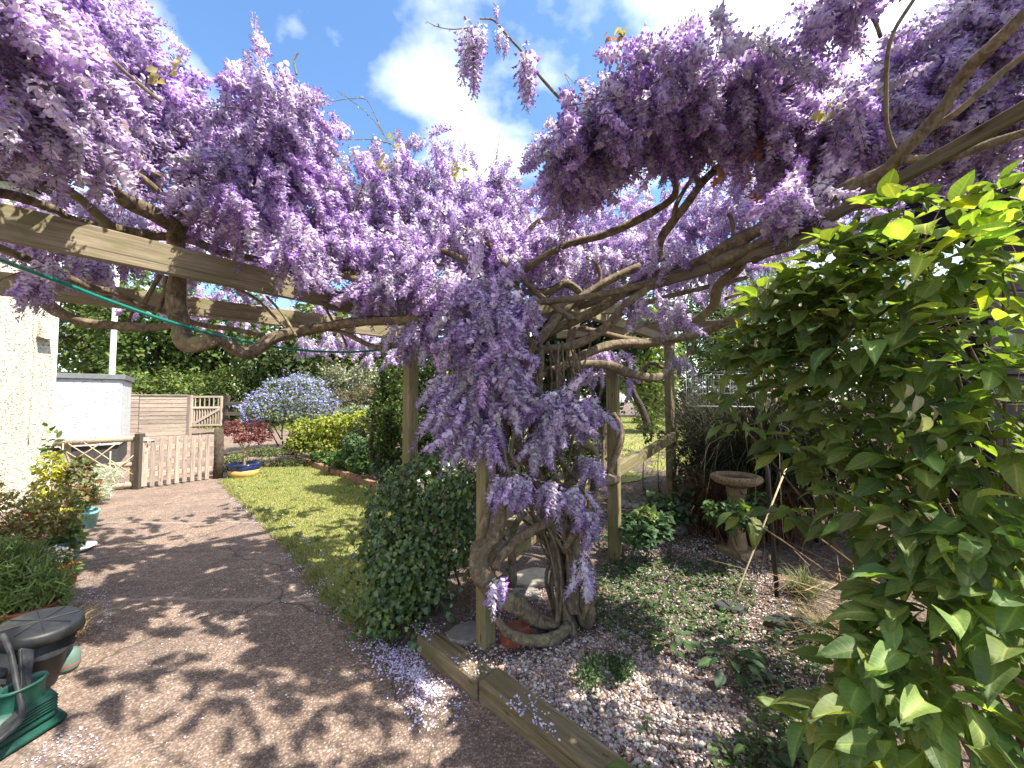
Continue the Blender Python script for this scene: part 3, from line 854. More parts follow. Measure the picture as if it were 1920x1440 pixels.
# ---------------------------------------------------------------- shed on the right (its barge board shows)
sh = thing('garden_shed', 'dark timber shed with black barge board above the leafy shrub', 'shed', (4.2, 3.0, .2))
e0, e1 = P(1815, 455, 2.5), P(1960, 195, 2.5); e1 = e0 + (e1 - e0).normalized() * 1.7; e2 = Vector((2 * e1.x - e0.x, 2.5, e0.z))
wbox('back_wall', (3.25, 3.2, 0.1), (4.6, 3.24, 2.5), M['black_wood'], sh)
for k in range(13):
    z0 = .2 + k * .19
    if z0 > 2.3: break
    wbox('cladding_board', (3.22, 2.58 + .004 * (k % 2), z0), (4.6, 2.62, z0 + .185), M['black_wood'], sh)
    wbox('cladding_board', (3.22, 2.625, z0), (3.26, 3.2, z0 + .185), M['black_wood'], sh)
timber('barge_board', e0, e1, .05, .26, M['black_gloss'], sh)
timber('barge_board', e1, e2, .05, .26, M['black_gloss'], sh)
bm = bmesh.new()
tri = [Vector((e0.x + .12, 2.60, 2.40)), Vector((e2.x - .12, 2.60, 2.40)), Vector((e2.x - .12, 2.60, e2.z + .02)), Vector((e1.x, 2.60, e1.z - .05)), Vector((e0.x + .12, 2.60, e0.z + .02))]
fv = bm.faces.new([bm.verts.new(v) for v in tri]); ex = bmesh.ops.extrude_face_region(bm, geom=[fv])
for v in ex['geom']:
    if isinstance(v, bmesh.types.BMVert): v.co.y += .03
bmesh.ops.recalc_face_normals(bm, faces=bm.faces[:])
obj('gable_panel', bm_mesh('gable_panel', bm), M['black_gloss'], sh)
for (a, b) in ((e0, e1), (e1, e2)):
    sl = (b - a).normalized(); up = Vector((-sl.z, 0, sl.x)) 
    if up.z < 0: up = -up
    mid = (a + b) / 2 + Vector((0, .42, 0)) + up * .10
    R = Matrix((sl, Vector((0, 1, 0)), sl.cross(Vector((0, 1, 0))))).transposed().to_4x4()
    obj('roof_slope', bm_mesh('roof_slope', bm_box((b - a).length + .1, .9, .05, .01)), M['black_gloss'], sh, Matrix.Translation(mid) @ R)

# ================================================================ PERGOLA
P1 = Vector((-0.155, 2.33, 0)); P2 = Vector((-0.87, 3.3, 0)); P3 = Vector((0.88, 3.35, 0)); P4 = Vector((1.93, 4.7, 0))
pe = thing('pergola', 'weathered timber pergola carrying the wisteria', 'pergola', (-0.155, 2.33, .12))
yaw = math.radians(36)
def post(p, ztop, w, roll, label=None):
    return timber('post', (p.x, p.y, Hz(p.x, p.y) - .25), (p.x, p.y, ztop), w, w, M['post'], pe, roll=roll, bev=.006, label=label)
post(P1, 2.06, .088, math.radians(42))
post(P2, 2.24, .095, math.radians(52))
post(P3, 1.86, .095, math.radians(60), 'shorter cut-off post with sunlit edge')
post(P4, 2.45, .09, math.radians(30))
bd = Vector((0.725, 1.0, 0)).normalized()
ba = Vector((-2.14, 1.61, 2.30)); 
timber('beam', ba - bd * 2.4, (-1.33, 2.73, 2.30), .05, .155, M['beam'], pe)
timber('beam', (-1.36, 2.76, 2.285), (-0.80, 3.53, 2.285), .055, .145, M['beam'], pe, label='short darker beam end bolted on')
c0 = P(197, 527, 2.75); c1 = P(620, 602, 3.75); c1.z = c0.z = 2.30
cd = (c1 - c0).normalized()
timber('beam', c0 - cd * 2.3, c1 + cd * .75, .05, .15, M['beam'], pe)
timber('beam', (-0.62, 3.0, 2.27), (-1.05, 4.05, 2.27), .05, .12, M['beam'], pe)
r0 = Vector((0.10, 3.72, 2.30)); r1 = Vector((1.42, 1.72, 2.30))
timber('beam', r0, r1, .04, .052, M['batten'], pe, label='thin batten towards the shed')
timber('beam', (1.40, 2.2, 2.36), (1.47, -0.6, 2.36), .025, .045, M['batten'], pe, label='thin batten overhead')
timber('beam', (0.42, 2.95, 2.285), (1.95, 4.72, 2.285), .05, .09, M['beam'], pe)
timber('beam', (0.6, 5.1, 2.42), (2.6, 4.3, 2.42), .05, .10, M['beam'], pe)
timber('beam', (-0.9, 3.3, 2.35), (1.0, 3.35, 2.35), .05, .09, M['beam'], pe)
timber('rail', P(1140, 893, 3.28), P(1268, 815, 4.72), .05, .105, M['post'], pe)
timber('rail', P(962, 1036, 2.78), P(1030, 985, 3.4), .05, .075, M['post'], pe)
timber('rail', P(955, 985, 2.9), P(1010, 950, 3.5), .05, .075, M['post'], pe)
ra = P(1068, 1020, 2.9)
for (a, off) in (((-1.30, 2.75), .0), ((-1.19, 2.9), .03)):
    p = Vector((a[0], a[1], 2.285 + off)) + Vector((bd.y, -bd.x, 0)) * .034
    obj('bolt', tubes_mesh('bolt', [([p, p + Vector((bd.y, -bd.x, 0)) * .012], .016)], 8), M['black_metal'], pe)

# green hose slung along the pergola
hp = [P(-150, 430, 1.0), P(0, 487, 1.32), P(100, 524, 1.55), P(210, 566, 1.76), P(330, 607, 2.0), P(430, 634, 2.35), P(520, 651, 2.65), P(600, 659, 2.9), P(680, 659, 3.08), P(752, 649, 3.2), P(775, 640, 3.24)]
hose = obj('garden_hose', tubes_mesh('garden_hose', [(catmull(hp, 6), .0085)], 10), M['hose'])
props(hose, 'shiny green garden hose slung in a curve under the beams', 'hose')

# ================================================================ SLEEPERS, SLABS, BRICKS
sl_dir = Vector((1, -1, 0)).normalized(); sl_n = Vector((1, 1, 0)).normalized()
S0 = Vector((SA[0], SA[1], 0))
def sleeper(a, b, w, h, off, label):
    s = obj('sleeper', bm_mesh('sleeper', bm_box((b - a), w, h, .012, .003)), M['sleeper'], None,
            axis_matrix(S0 + sl_dir * a + sl_n * (w / 2 + off) + Vector((0, 0, h / 2 - .01)), S0 + sl_dir * b + sl_n * (w / 2 + off) + Vector((0, 0, h / 2 - .01))), label)
    return props(s, None, 'sleeper', 'timber sleepers edging the gravel bed')
sleeper(-.02, .545, .125, .135, 0.0, 'short timber sleeper behind the joint, nearest the ivy')
sleeper(.553, 2.3, .14, .14, .012, 'long timber sleeper edging the gravel in front of joint')

def slab(px, py, z, rx, ry, th, mat, label, ang=0.0, n=9):
    c = G(px, py, z); pts = []
    for k in range(n):
        a = 2 * math.pi * k / n + random.uniform(-.15, .15); r = random.uniform(.85, 1.1)
        x, y = rx * r * math.cos(a), ry * r * math.sin(a)
        pts.append((c.x + x * math.cos(ang) - y * math.sin(ang), c.y + x * math.sin(ang) + y * math.cos(ang)))
    bm = bmesh.new()
    f = bm.faces.new([bm.verts.new((x, y, z)) for x, y in pts])
    r = bmesh.ops.extrude_face_region(bm, geom=[f])
    for v in r['geom']:
        if isinstance(v, bmesh.types.BMVert): v.co.z -= th
    bmesh.ops.recalc_face_normals(bm, faces=bm.faces[:])
    bmesh.ops.bevel(bm, geom=[e for e in bm.edges], offset=.006, segments=1, affect='EDGES')
    o = obj('paving_slab', bm_mesh('paving_slab', bm), mat)
    return props(o, label, 'paving slab', 'stone slabs set in the bed')
slab(878, 1180, .135, .13, .11, .05, M['slab'], 'grey slab beside the front pergola post', .5)
slab(1000, 1080, .165, .20, .16, .05, M['slab_sunlit_tone'], 'slab lightened as if sunlit, seen through the trunks', .2)
slab(985, 1112, .15, .13, .10, .05, M['slab'], 'shaded slab just in front of the lightened one', .2)
slab(1190, 945, .27, .26, .22, .05, M['slab'], 'large grey slab beside the green geranium patch', .1, 5)
slab(1276, 990, .27, .09, .07, .05, M['slab'], 'small brown stone beyond the geranium patch', .4, 5)
slab(1365, 1133, .22, .11, .06, .05, M['slate'], 'dark slate stone behind the broad-leaved weeds', -.3, 6)
slab(1490, 1165, .22, .18, .08, .06, M['slate'], 'dark slate stone under the sedge tuft', -.3, 6)

be = thing('brick_edging', 'curved row of worn bricks edging the lawn', 'edging', (-3.9, 8.2, 0.05))
bp = catmull([G(568, 868, .10), G(620, 884, .08), G(670, 900, .05), G(704, 915, .03), G(740, 935, .02)], 24)
seg = np.linalg.norm(np.diff(bp, axis=0), axis=1); cum = np.concatenate([[0], np.cumsum(seg)])
bme = bm_mesh('brick', bm_box(.20, .10, .13, .008, .004))
k = 0; s = .1
while s < cum[-1] - .1:
    i = np.searchsorted(cum, s); a = bp[i - 1]; b = bp[i]
    d = Vector(b - a).normalized(); ang = math.atan2(d.y, d.x) + random.uniform(-.08, .08)
    Mx = Matrix.Translation((a[0], a[1], Hz(a[0], a[1]) + .06 + random.uniform(-.012, .012))) @ Matrix.Rotation(ang, 4, 'Z') @ Matrix.Rotation(random.uniform(-.08, .08), 4, 'X')
    obj('brick', bme, M['brick'], be, Mx); s += .215
rb = thing('red_brick', 'red brick lying under the looped wisteria root', 'brick', G(962, 1205, .13))
c = G(966, 1200, .13)
obj('brick', bm_mesh('brick', bm_box(.16, .10, .10, .008, .003)), M['terracotta'], rb, Matrix.Translation((c.x, c.y, .16)) @ Matrix.Rotation(.5, 4, 'Z'))

# ================================================================ BIRD BATH
bx, by = P(1380, 890, 3.4).x, 3.4
bz0 = Hz(bx, by) - .02; zr = P(1380, 891, 3.4).z
bb = thing('bird_bath', 'carved stone bird bath with rope-edged bowl of dark water', 'bird bath', (bx, by, bz0))
MT = Matrix.Translation((bx, by, 0)) @ Matrix.Diagonal((.87, .87, 1, 1))
prof = [(0.0, zr - .055), (.06, zr - .055), (.12, zr - .045), (.17, zr - .02), (.185, zr - .002), (.20, zr + .006), (.215, zr), (.224, zr - .02), (.222, zr - .045), (.20, zr - .062), (.15, zr - .08), (.09, zr - .095), (.075, zr - .10)]
obj('bowl', lathe('bowl', prof, 48), M['stone'], bb, MT)
# rope moulding: a twisted torus of strands
strands = []
for k in range(3):
    th = np.linspace(0, 2 * math.pi, 121)
    ph = th * 14 + k * 2 * math.pi / 3
    rr = .212 + .012 * np.cos(ph); zz = zr - .022 + .014 * np.sin(ph)
    strands.append((np.column_stack([rr * np.cos(th), rr * np.sin(th), zz]), .011))
obj('rope_rim', tubes_mesh('rope_rim', strands, 6), M['stone'], bb, MT)
obj('water', lathe('water', [(0.0, zr - .022), (.165, zr - .022)], 40), M['water'], bb, MT)
hh = zr - .10 - bz0
pp = []
V, F = [], []
rows, seg = 26, 40
for i in range(rows):
    t = i / (rows - 1)
    r = .068 + .028 * (abs(t - .5) * 2) ** 2.2 + (.03 if t < .06 else 0)
    for j in range(seg):
        a = 2 * math.pi * j / seg
        rr = r * (1 + .07 * math.cos(6 * (a + 2.6 * t)) * (0 if t < .08 or t > .95 else 1))
        V.append((rr * math.cos(a), rr * math.sin(a), bz0 + t * hh))
for i in range(rows - 1):
    for j in range(seg):
        a, b = i * seg + j, i * seg + (j + 1) % seg; F.append((a, b, b + seg, a + seg))
obj('pedestal', np_mesh('pedestal', V, F, None, True), M['stone'], bb, MT)
obj('base', bm_mesh('base', bm_box(.26, .26, .07, .01)), M['stone'], bb, Matrix.Translation((bx, by, bz0 + .03)) @ Matrix.Rotation(.4, 4, 'Z'))

# ================================================================ FEEDER POLE AND WIRE CAGE
fd = P(1458, 1104, 2.7); fz = Hz(fd.x, fd.y)
fp = thing('feeder_pole', 'leaning black metal feeder pole standing in the bed', 'pole', (fd.x, fd.y, fz))
ptop = P(1392, 610, 2.75)
obj('pole', tubes_mesh('pole', [([Vector((fd.x, fd.y, fz - .1)), P(1440, 890, 2.72), P(1412, 720, 2.74), ptop], .014)], 8), M['black_metal'], fp)
obj('hook', tubes_mesh('hook', [(catmull([P(1400, 660, 2.75), P(1375, 640, 2.78), P(1355, 646, 2.8), P(1348, 668, 2.8)], 6), .006)], 6), M['black_metal'], fp)
cg = thing('wire_feeder', 'square galvanised wire cage feeder hanging above the bird bath', 'bird feeder', P(1348, 765, 2.8))
lo, hi = P(1306, 762, 2.8), P(1392, 700, 2.8)
x0, x1, z0, z1, y0, y1 = lo.x, hi.x, lo.z, hi.z, 2.66, 2.96
fr, wires = [], []
for z in (z0, z1):
    fr.append(([(x0, y0, z), (x1, y0, z), (x1, y1, z), (x0, y1, z), (x0, y0, z)], .0026))
for (x, y) in ((x0, y0), (x1, y0), (x1, y1), (x0, y1)): fr.append(([(x, y, z0), (x, y, z1)], .003))
for k in range(1, 8):
    t = k / 8
    for y in (y0, y1): wires.append(([(x0 + (x1 - x0) * t, y, z0), (x0 + (x1 - x0) * t, y, z1)], .0012))
    for x in (x0, x1): wires.append(([(x, y0 + (y1 - y0) * t, z0), (x, y0 + (y1 - y0) * t, z1)], .0012))
    wires.append(([(x0 + (x1 - x0) * t, y0, z0), (x0 + (x1 - x0) * t, y1, z0)], .0012))
for k in range(1, 5):
    z = z0 + (z1 - z0) * k / 5
    wires.append(([(x0, y0, z), (x1, y0, z), (x1, y1, z), (x0, y1, z), (x0, y0, z)], .0012))
obj('frame', tubes_mesh('frame', fr, 5), M['metal'], cg)
w_ = obj('wire_mesh', tubes_mesh('wire_mesh', wires, 4), M['metal'], cg, kind='stuff')
hk = P(1348, 668, 2.8)
obj('hanger', tubes_mesh('hanger', [([hk, Vector((x0, y0, z1))], .0016), ([hk, Vector((x1, y0, z1))], .0016), ([hk, Vector((x1, y1, z1))], .0016), ([hk, Vector((x0, y1, z1))], .0016)], 4), M['metal'], cg)

for (a, b, d0, d1, lab) in (((1386, 1100), (1474, 878), 2.55, 2.7, 'pale bamboo cane leaning against the black pole'),):
    q0, q1 = P(*a, d0), P(*b, d1)
    o = obj('bamboo_cane', tubes_mesh('bamboo_cane', [([q0 + (q0 - q1) * .12, q0, (q0 + q1) / 2, q1], .006)], 6, .05), M['cane']); props(o, lab, 'cane')
# ================================================================ WISTERIA
wi = thing('wisteria', 'old twisting wisteria covered in hanging lilac and purple flowers over the pergola', 'wisteria', (0.4, 2.4, .12))

def branch(name, px, d, r, parent=None, mat='bark', knob=0.10, sub=5, sides=9, label=None):
    """px: photo points; d: depth(s) in metres; r: radii in metres, spread evenly along the points"""
    n = len(px)
    d = np.interp(np.linspace(0, 1, n), np.linspace(0, 1, len(d)), d) if isinstance(d, (list, tuple)) else np.full(n, d)
    pts = catmull([P(x, y, dd) for (x, y), dd in zip(px, d)], sub)
    m = len(pts)
    rr = np.interp(np.linspace(0, 1, m), np.linspace(0, 1, len(r)), r) if isinstance(r, (list, tuple)) else np.full(m, r)
    u = np.linspace(0, 1, m)
    ph = rng.random(3) * 6
    pts = pts + 0.16 * rr[:, None] * np.sin(u[:, None] * m * .55 + ph)
    rr = rr * (1 + .05 * np.sin(u * m * .4 + ph[0]) + .03 * np.sin(u * m * .9 + ph[1]))
    V, F = tube_vf(pts, rr, sides + (4 if rr.max() > .03 else 0), knob * .35, 0, .13 if rr.max() > .034 else .07)
    return obj(name, np_mesh(name, V, F, None, True), M[mat], wi, None, label)

BR = []
def br(*a, **k): BR.append((a, k))
# --- trunk stems
br('trunk', [(960, 620), (952, 700), (950, 790), (943, 843), (940, 900), (938, 945), (925, 1000), (904, 1035), (900, 1068), (917, 1100), (948, 1122), (972, 1138), (992, 1152), (1034, 1172)], [2.5, 2.45, 2.3, 2.22, 2.25, 2.42], [.034, .038, .042, .05, .056, .052, .042], sides=12, label='big curved stem looping out to the left')
br('stem', [(925, 900), (912, 960), (900, 1010), (896, 1040)], [2.26], [.022, .03, .02])
br('stem', [(928, 1068), (938, 1045), (952, 1028), (984, 1002), (1023, 979), (1056, 958), (1075, 940)], [2.2, 2.28, 2.42], [.024, .03, .03, .026], sides=10)
br('stem', [(962, 1100), (960, 1060), (958, 1025), (966, 985), (985, 960)], [2.4, 2.45], [.03, .02, .022])
br('root', [(932, 1158), (952, 1188), (996, 1201), (1042, 1194), (1066, 1174)], [2.22, 2.25, 2.38], [.02, .028, .034, .03], label='arched root looping along the gravel')
br('root', [(985, 1150), (1010, 1165), (1040, 1172), (1064, 1180)], [2.36, 2.44], [.045, .04, .05])
br('trunk', [(1072, 1192), (1062, 1150), (1050, 1100), (1045, 1050), (1038, 1005), (1026, 970), (1005, 940)], [2.42, 2.44, 2.45], [.046, .034, .033, .032, .028], sides=12)
br('trunk', [(1100, 1170), (1093, 1130), (1090, 1095), (1080, 1045), (1068, 1005), (1048, 985), (1040, 950), (1008, 900), (980, 845), (968, 800), (975, 740), (985, 680), (1000, 640)], [2.46, 2.5, 2.5, 2.42, 2.5], [.058, .048, .042, .038, .036, .034, .032], sides=12, label='thickest straight furrowed stem')
br('stem', [(1076, 1150), (1072, 1090), (1075, 1040), (1085, 990), (1088, 968)], [2.42], [.04, .036, .03])
br('stem', [(1058, 1026), (1080, 994), (1086, 970)], [2.36], [.02, .026])
br('stem', [(1040, 950), (1056, 920), (1076, 893), (1092, 850), (1096, 800)], [2.5, 2.6], [.03, .032, .028])
br('stem', [(1110, 940), (1119, 880), (1114, 845), (1092, 832)], [2.55], [.026, .028, .022])
br('stem', [(1088, 930), (1096, 880), (1080, 850), (1062, 820)], [2.62], [.022, .022])
br('stem', [(995, 930), (992, 826), (1008, 756), (1016, 670), (1006, 640)], [2.45, 2.6], [.024, .02, .022])
br('stem', [(994, 780), (993, 720), (990, 650), (975, 600)], [2.6], [.034, .034, .03], sides=10)
br('stem', [(1082, 790), (1072, 700), (1068, 650), (1080, 600)], [2.7, 2.9], [.027, .027, .03])
br('stem', [(1064, 750), (1048, 704), (1036, 660)], [2.72], [.027, .027])
br('stem', [(1053, 760), (1044, 730), (1040, 715)], [2.75], [.015, .015])
br('stem', [(968, 800), (958, 850), (972, 880), (962, 920)], [2.2, 2.16], [.012, .012])
br('stem', [(944, 840), (950, 870), (958, 900)], [2.15], [.010, .010])
br('stem', [(1128, 905), (1148, 872), (1160, 836), (1162, 800), (1150, 775)], [3.2, 3.25], [.026, .028, .022])
br('stem', [(1140, 880), (1160, 850), (1168, 815), (1158, 778)], [3.3], [.016, .018])
br('stem', [(1128, 900), (1130, 830), (1120, 780), (1128, 720), (1122, 670)], [3.45], [.014, .016])
br('stem', [(1150, 900), (1118, 905), (1090, 940), (1070, 975)], [3.2, 2.6], [.05, .04, .034])
for k_ in range(19):
    xa, xb, xc = random.uniform(1040, 1105), random.uniform(950, 1110), random.uniform(960, 1090)
    d_ = random.uniform(2.32, 2.55)
    br('stem', [(xa, 1165), (xa + random.uniform(-25, 20), 1090), ((xa + xb) / 2 + random.uniform(-20, 20), 1010), (xb, random.uniform(900, 940)), ((xb + xc) / 2 + random.uniform(-30, 30), 820), (xc, 730), (xc + random.uniform(-30, 30), 640)], [d_, d_ + .08], [random.uniform(.006, .016), .006], sides=7)
# --- limbs at the head of the trunk
br('branch', [(1000, 655), (1076, 648), (1138, 609), (1182, 566), (1240, 520)], [2.6, 2.5, 2.4], [.03, .03, .024])
br('branch', [(1030, 700), (1090, 668), (1153, 647), (1231, 640), (1303, 628), (1366, 600), (1412, 570), (1470, 520)], [2.65, 2.9, 2.5], [.032, .034, .026, .02])
br('branch', [(1010, 705), (1050, 686), (1131, 684), (1184, 699), (1231, 708), (1252, 690), (1258, 650)], [2.6, 3.2, 4.4], [.03, .034, .04, .03])
br('branch', [(1066, 609), (1120, 622), (1169, 634), (1240, 642)], [2.9, 3.1], [.022, .022])
br('branch', [(1010, 640), (1040, 600), (1075, 570), (1130, 530), (1200, 500)], [2.55, 2.8], [.034, .028])
br('branch', [(1200, 700), (1222, 680), (1250, 690), (1290, 665), (1300, 640)], [4.5], [.022, .025, .018])
br('branch', [(1015, 630), (1060, 608), (1130, 572), (1210, 522), (1290, 498), (1345, 476), (1400, 442), (1450, 415), (1500, 392), (1560, 368), (1620, 342), (1675, 306), (1706, 275), (1767, 199), (1813, 135), (1859, 83), (1935, 10)], [2.7, 2.6, 2.1, 1.8, 1.6, 1.4, 1.2], [.034, .032, .034, .03, .022, .017], sides=10, label='long limb running along the right batten')
br('branch', [(985, 568), (1106, 556), (1170, 543), (1245, 520), (1330, 490), (1420, 460), (1500, 420), (1570, 395), (1640, 380)], [2.6, 2.3, 1.9], [.022, .022, .02, .024])
br('branch', [(1330, 500), (1400, 470), (1450, 440), (1500, 430), (1540, 400)], [2.05, 1.8], [.028, .034, .02])
br('branch', [(1285, 612), (1334, 577), (1348, 537), (1380, 505), (1400, 470)], [2.6, 2.1], [.024, .032, .03])
br('branch', [(1360, 560), (1412, 541), (1430, 520)], [2.3], [.010, .012])
br('branch', [(945, 536), (990, 500), (1056, 462), (1126, 441), (1195, 413), (1247, 382), (1268, 354), (1261, 323), (1252, 288), (1244, 264), (1242, 220)], [2.7, 2.5, 2.3], [.026, .026, .024, .026, .02], sides=10, label='smooth limb sweeping up into the flowers')
br('branch', [(1262, 330), (1240, 270), (1222, 240), (1200, 225)], [2.35], [.02, .014])
br('branch', [(1258, 300), (1285, 288), (1320, 255), (1336, 235)], [2.35, 2.3], [.017, .012])
br('branch', [(1240, 490), (1239, 450), (1260, 417), (1289, 382), (1313, 347), (1341, 319), (1382, 286), (1440, 250)], [2.5, 2.35, 2.2], [.03, .026, .022, .016], sides=10)
br('branch', [(1262, 412), (1270, 380), (1300, 330)], [2.4], [.016, .014])
br('branch', [(1313, 347), (1299, 316), (1330, 278), (1342, 250), (1348, 208), (1344, 139), (1355, 104), (1356, -20)], [2.25, 2.1], [.017, .014, .010, .007, .005], sides=7, label='upright shoot standing against the sky')
br('branch', [(1684, 300), (1666, 245), (1660, 183), (1663, 122), (1675, 61), (1716, -5)], [1.55, 1.35], [.008, .007], sides=7)
br('branch', [(1652, 70), (1640, 40), (1615, 5), (1600, -20)], [1.5], [.007])
br('branch', [(1500, 330), (1553, 293), (1575, 262), (1590, 241)], [1.95, 1.8], [.013, .014])
br('branch', [(1489, 321), (1501, 238), (1512, 190), (1525, 138)], [1.9], [.006, .005])
br('branch', [(1375, 445), (1372, 415), (1366, 400)], [2.1], [.011, .010])
br('branch', [(1720, 255), (1790, 215), (1860, 150), (1940, 90)], [1.5, 1.3], [.014, .010])
br('branch', [(1690, 300), (1790, 290), (1880, 262), (1940, 240)], [1.5, 1.3], [.016, .014])
br('branch', [(985, 440), (1010, 415), (1075, 395), (1120, 360), (1145, 315), (1140, 275)], [3.2, 2.6, 2.5], [.018, .022, .024, .022])
br('branch', [(930, 480), (985, 530), (1040, 575), (1075, 600)], [2.6], [.017, .02])
br('branch', [(980, 548), (1030, 545), (1060, 532), (1085, 545), (1095, 570)], [2.9, 3.0], [.026, .03, .026])
br('branch', [(1100, 480), (1120, 500), (1125, 530), (1110, 555)], [3.1], [.016])
br('branch', [(900, 440), (930, 470), (960, 520), (985, 600)], [2.8, 2.6], [.022, .028])
br('branch', [(1000, 640), (1100, 595), (1200, 570), (1300, 545), (1400, 520)], [3.6, 4.0], [.03, .022])
br('branch', [(1000, 580), (1080, 510), (1160, 470), (1260, 450)], [3.6, 4.2], [.026, .02])
# --- left: limbs over and under the beams
br('branch', [(-60, 262), (0, 274), (67, 300), (140, 317), (173, 324), (217, 360), (250, 383), (300, 407), (336, 428)], [1.35, 1.7, 2.2], [.030, .033, .036, .04], sides=11, label='thick knobbly limb lying along the left beam')
br('branch', [(372, 385), (345, 405), (334, 432), (331, 470), (332, 520), (333, 583), (337, 625), (354, 646), (388, 637), (420, 640), (462, 660), (517, 634), (583, 616), (640, 608), (720, 600), (810, 600), (900, 640)], [2.2, 2.22, 2.25, 2.6, 2.5], [.03, .042, .045, .042, .034, .03, .03], sides=12, label='limb dropping behind the beam then turning sideways')
br('branch', [(355, 400), (380, 370), (420, 340), (470, 300), (500, 270)], [2.2, 2.3], [.03, .022, .016])
br('branch', [(-40, 355), (0, 363), (60, 376), (100, 392), (128, 408), (180, 420)], [1.4, 1.9], [.020, .016])
br('branch', [(-20, 330), (40, 335), (90, 343), (150, 373), (207, 423), (253, 437), (313, 443), (353, 450), (417, 473), (500, 490), (600, 505), (700, 520)], [1.6, 2.3, 2.7], [.022, .024, .028, .024, .02])
br('branch', [(150, 250), (177, 270), (233, 310), (290, 353), (330, 400)], [1.8, 2.2], [.016, .018])
br('branch', [(-30, 450), (43, 482), (100, 507), (167, 537), (217, 550), (267, 573), (317, 587), (370, 607), (450, 620), (520, 640)], [1.8, 2.35, 2.8], [.018, .019, .016])
br('branch', [(40, 520), (60, 540), (93, 573), (140, 597), (200, 610), (267, 613), (322, 610)], [2.0, 2.4], [.028, .03, .026, .022])
br('branch', [(440, 540), (480, 560), (520, 600), (550, 628)], [2.4, 2.6], [.009, .008])
br('branch', [(500, 555), (530, 590), (556, 630)], [2.5], [.008])
br('branch', [(268, 575), (283, 545), (300, 515)], [2.35], [.012])
br('branch', [(295, 585), (308, 550), (312, 518)], [2.3], [.014])
br('branch', [(230, 620), (242, 600), (250, 580)], [2.4], [.009])
br('branch', [(610, 575), (622, 600), (640, 625), (650, 650)], [2.75], [.010, .008])
br('branch', [(560, 606), (640, 622), (700, 650), (740, 646), (800, 610), (850, 600)], [2.7, 2.5], [.016, .018])
br('branch', [(610, 510), (660, 522), (720, 530), (790, 550), (860, 580)], [2.6, 2.5], [.020, .022])
br('branch', [(540, 380), (570, 420), (600, 450), (640, 470), (680, 470)], [2.7], [.018, .02])
br('branch', [(700, 480), (760, 460), (830, 470), (890, 500)], [2.9, 2.7], [.022, .022])
br('branch', [(60, -20), (90, 40), (140, 110), (200, 180), (260, 210)], [1.4, 1.7], [.012, .010])
br('branch', [(20, 40), (35, 80), (55, 140), (62, 150)], [1.3], [.008])
br('branch', [(110, 20), (170, 70), (230, 130), (300, 190)], [1.7], [.010, .008])
br('branch', [(230, 230), (250, 270), (270, 310), (300, 330)], [1.9], [.012, .010])
br('branch', [(830, 590), (870, 640), (900, 690), (940, 730)], [2.45], [.018, .016])
br('branch', [(870, 610), (895, 650), (905, 690)], [2.6], [.018])
br('branch', [(1160, 640), (1200, 612), (1250, 600), (1290, 580)], [3.2], [.016])
br('branch', [(1080, 215), (1050, 185), (1010, 140), (985, 105), (950, 65), (925, 38), (900, 35)], [2.3, 1.95], [.011, .008, .006, .004], sides=7, label='bare spray arching across the sky')
for a, k in BR: branch(*a, **k)

# --- racemes
def floret_geo():
    """standard petal, two wings and keel; +Y outward, +Z up; unit = metres"""
    V, F, K = [], [], []
    v = np.array([0, -.55, .83]); n = np.array([0, .83, .55])
    V.append(np.array([0, .002, .000])); K.append(0.8)
    for th in np.linspace(-2.3, 2.3, 7):
        x = .0102 * math.sin(th); u = .0098 * math.cos(th) + .0068
        V.append(np.array([x, 0, 0]) + v * u + n * (-.0035 * (abs(x) / .01) ** 2 + .002)); K.append(1.0)
    for i in range(1, 7): F.append((0, i, i + 1))
    b = len(V)
    V += [np.array(p) for p in [(0, .000, .001), (-.0055, .006, -.001), (.0055, .006, -.001), (0, .0145, -.006), (0, .004, -.007)]]
    K += [-1, -1, -1, -1, -1]
    F += [(b, b + 1, b + 3), (b, b + 3, b + 2), (b + 1, b + 4, b + 3), (b + 2, b + 3, b + 4)]
    return np.array(V), np.array(F), np.array(K)
FV, FF, FK = floret_geo()

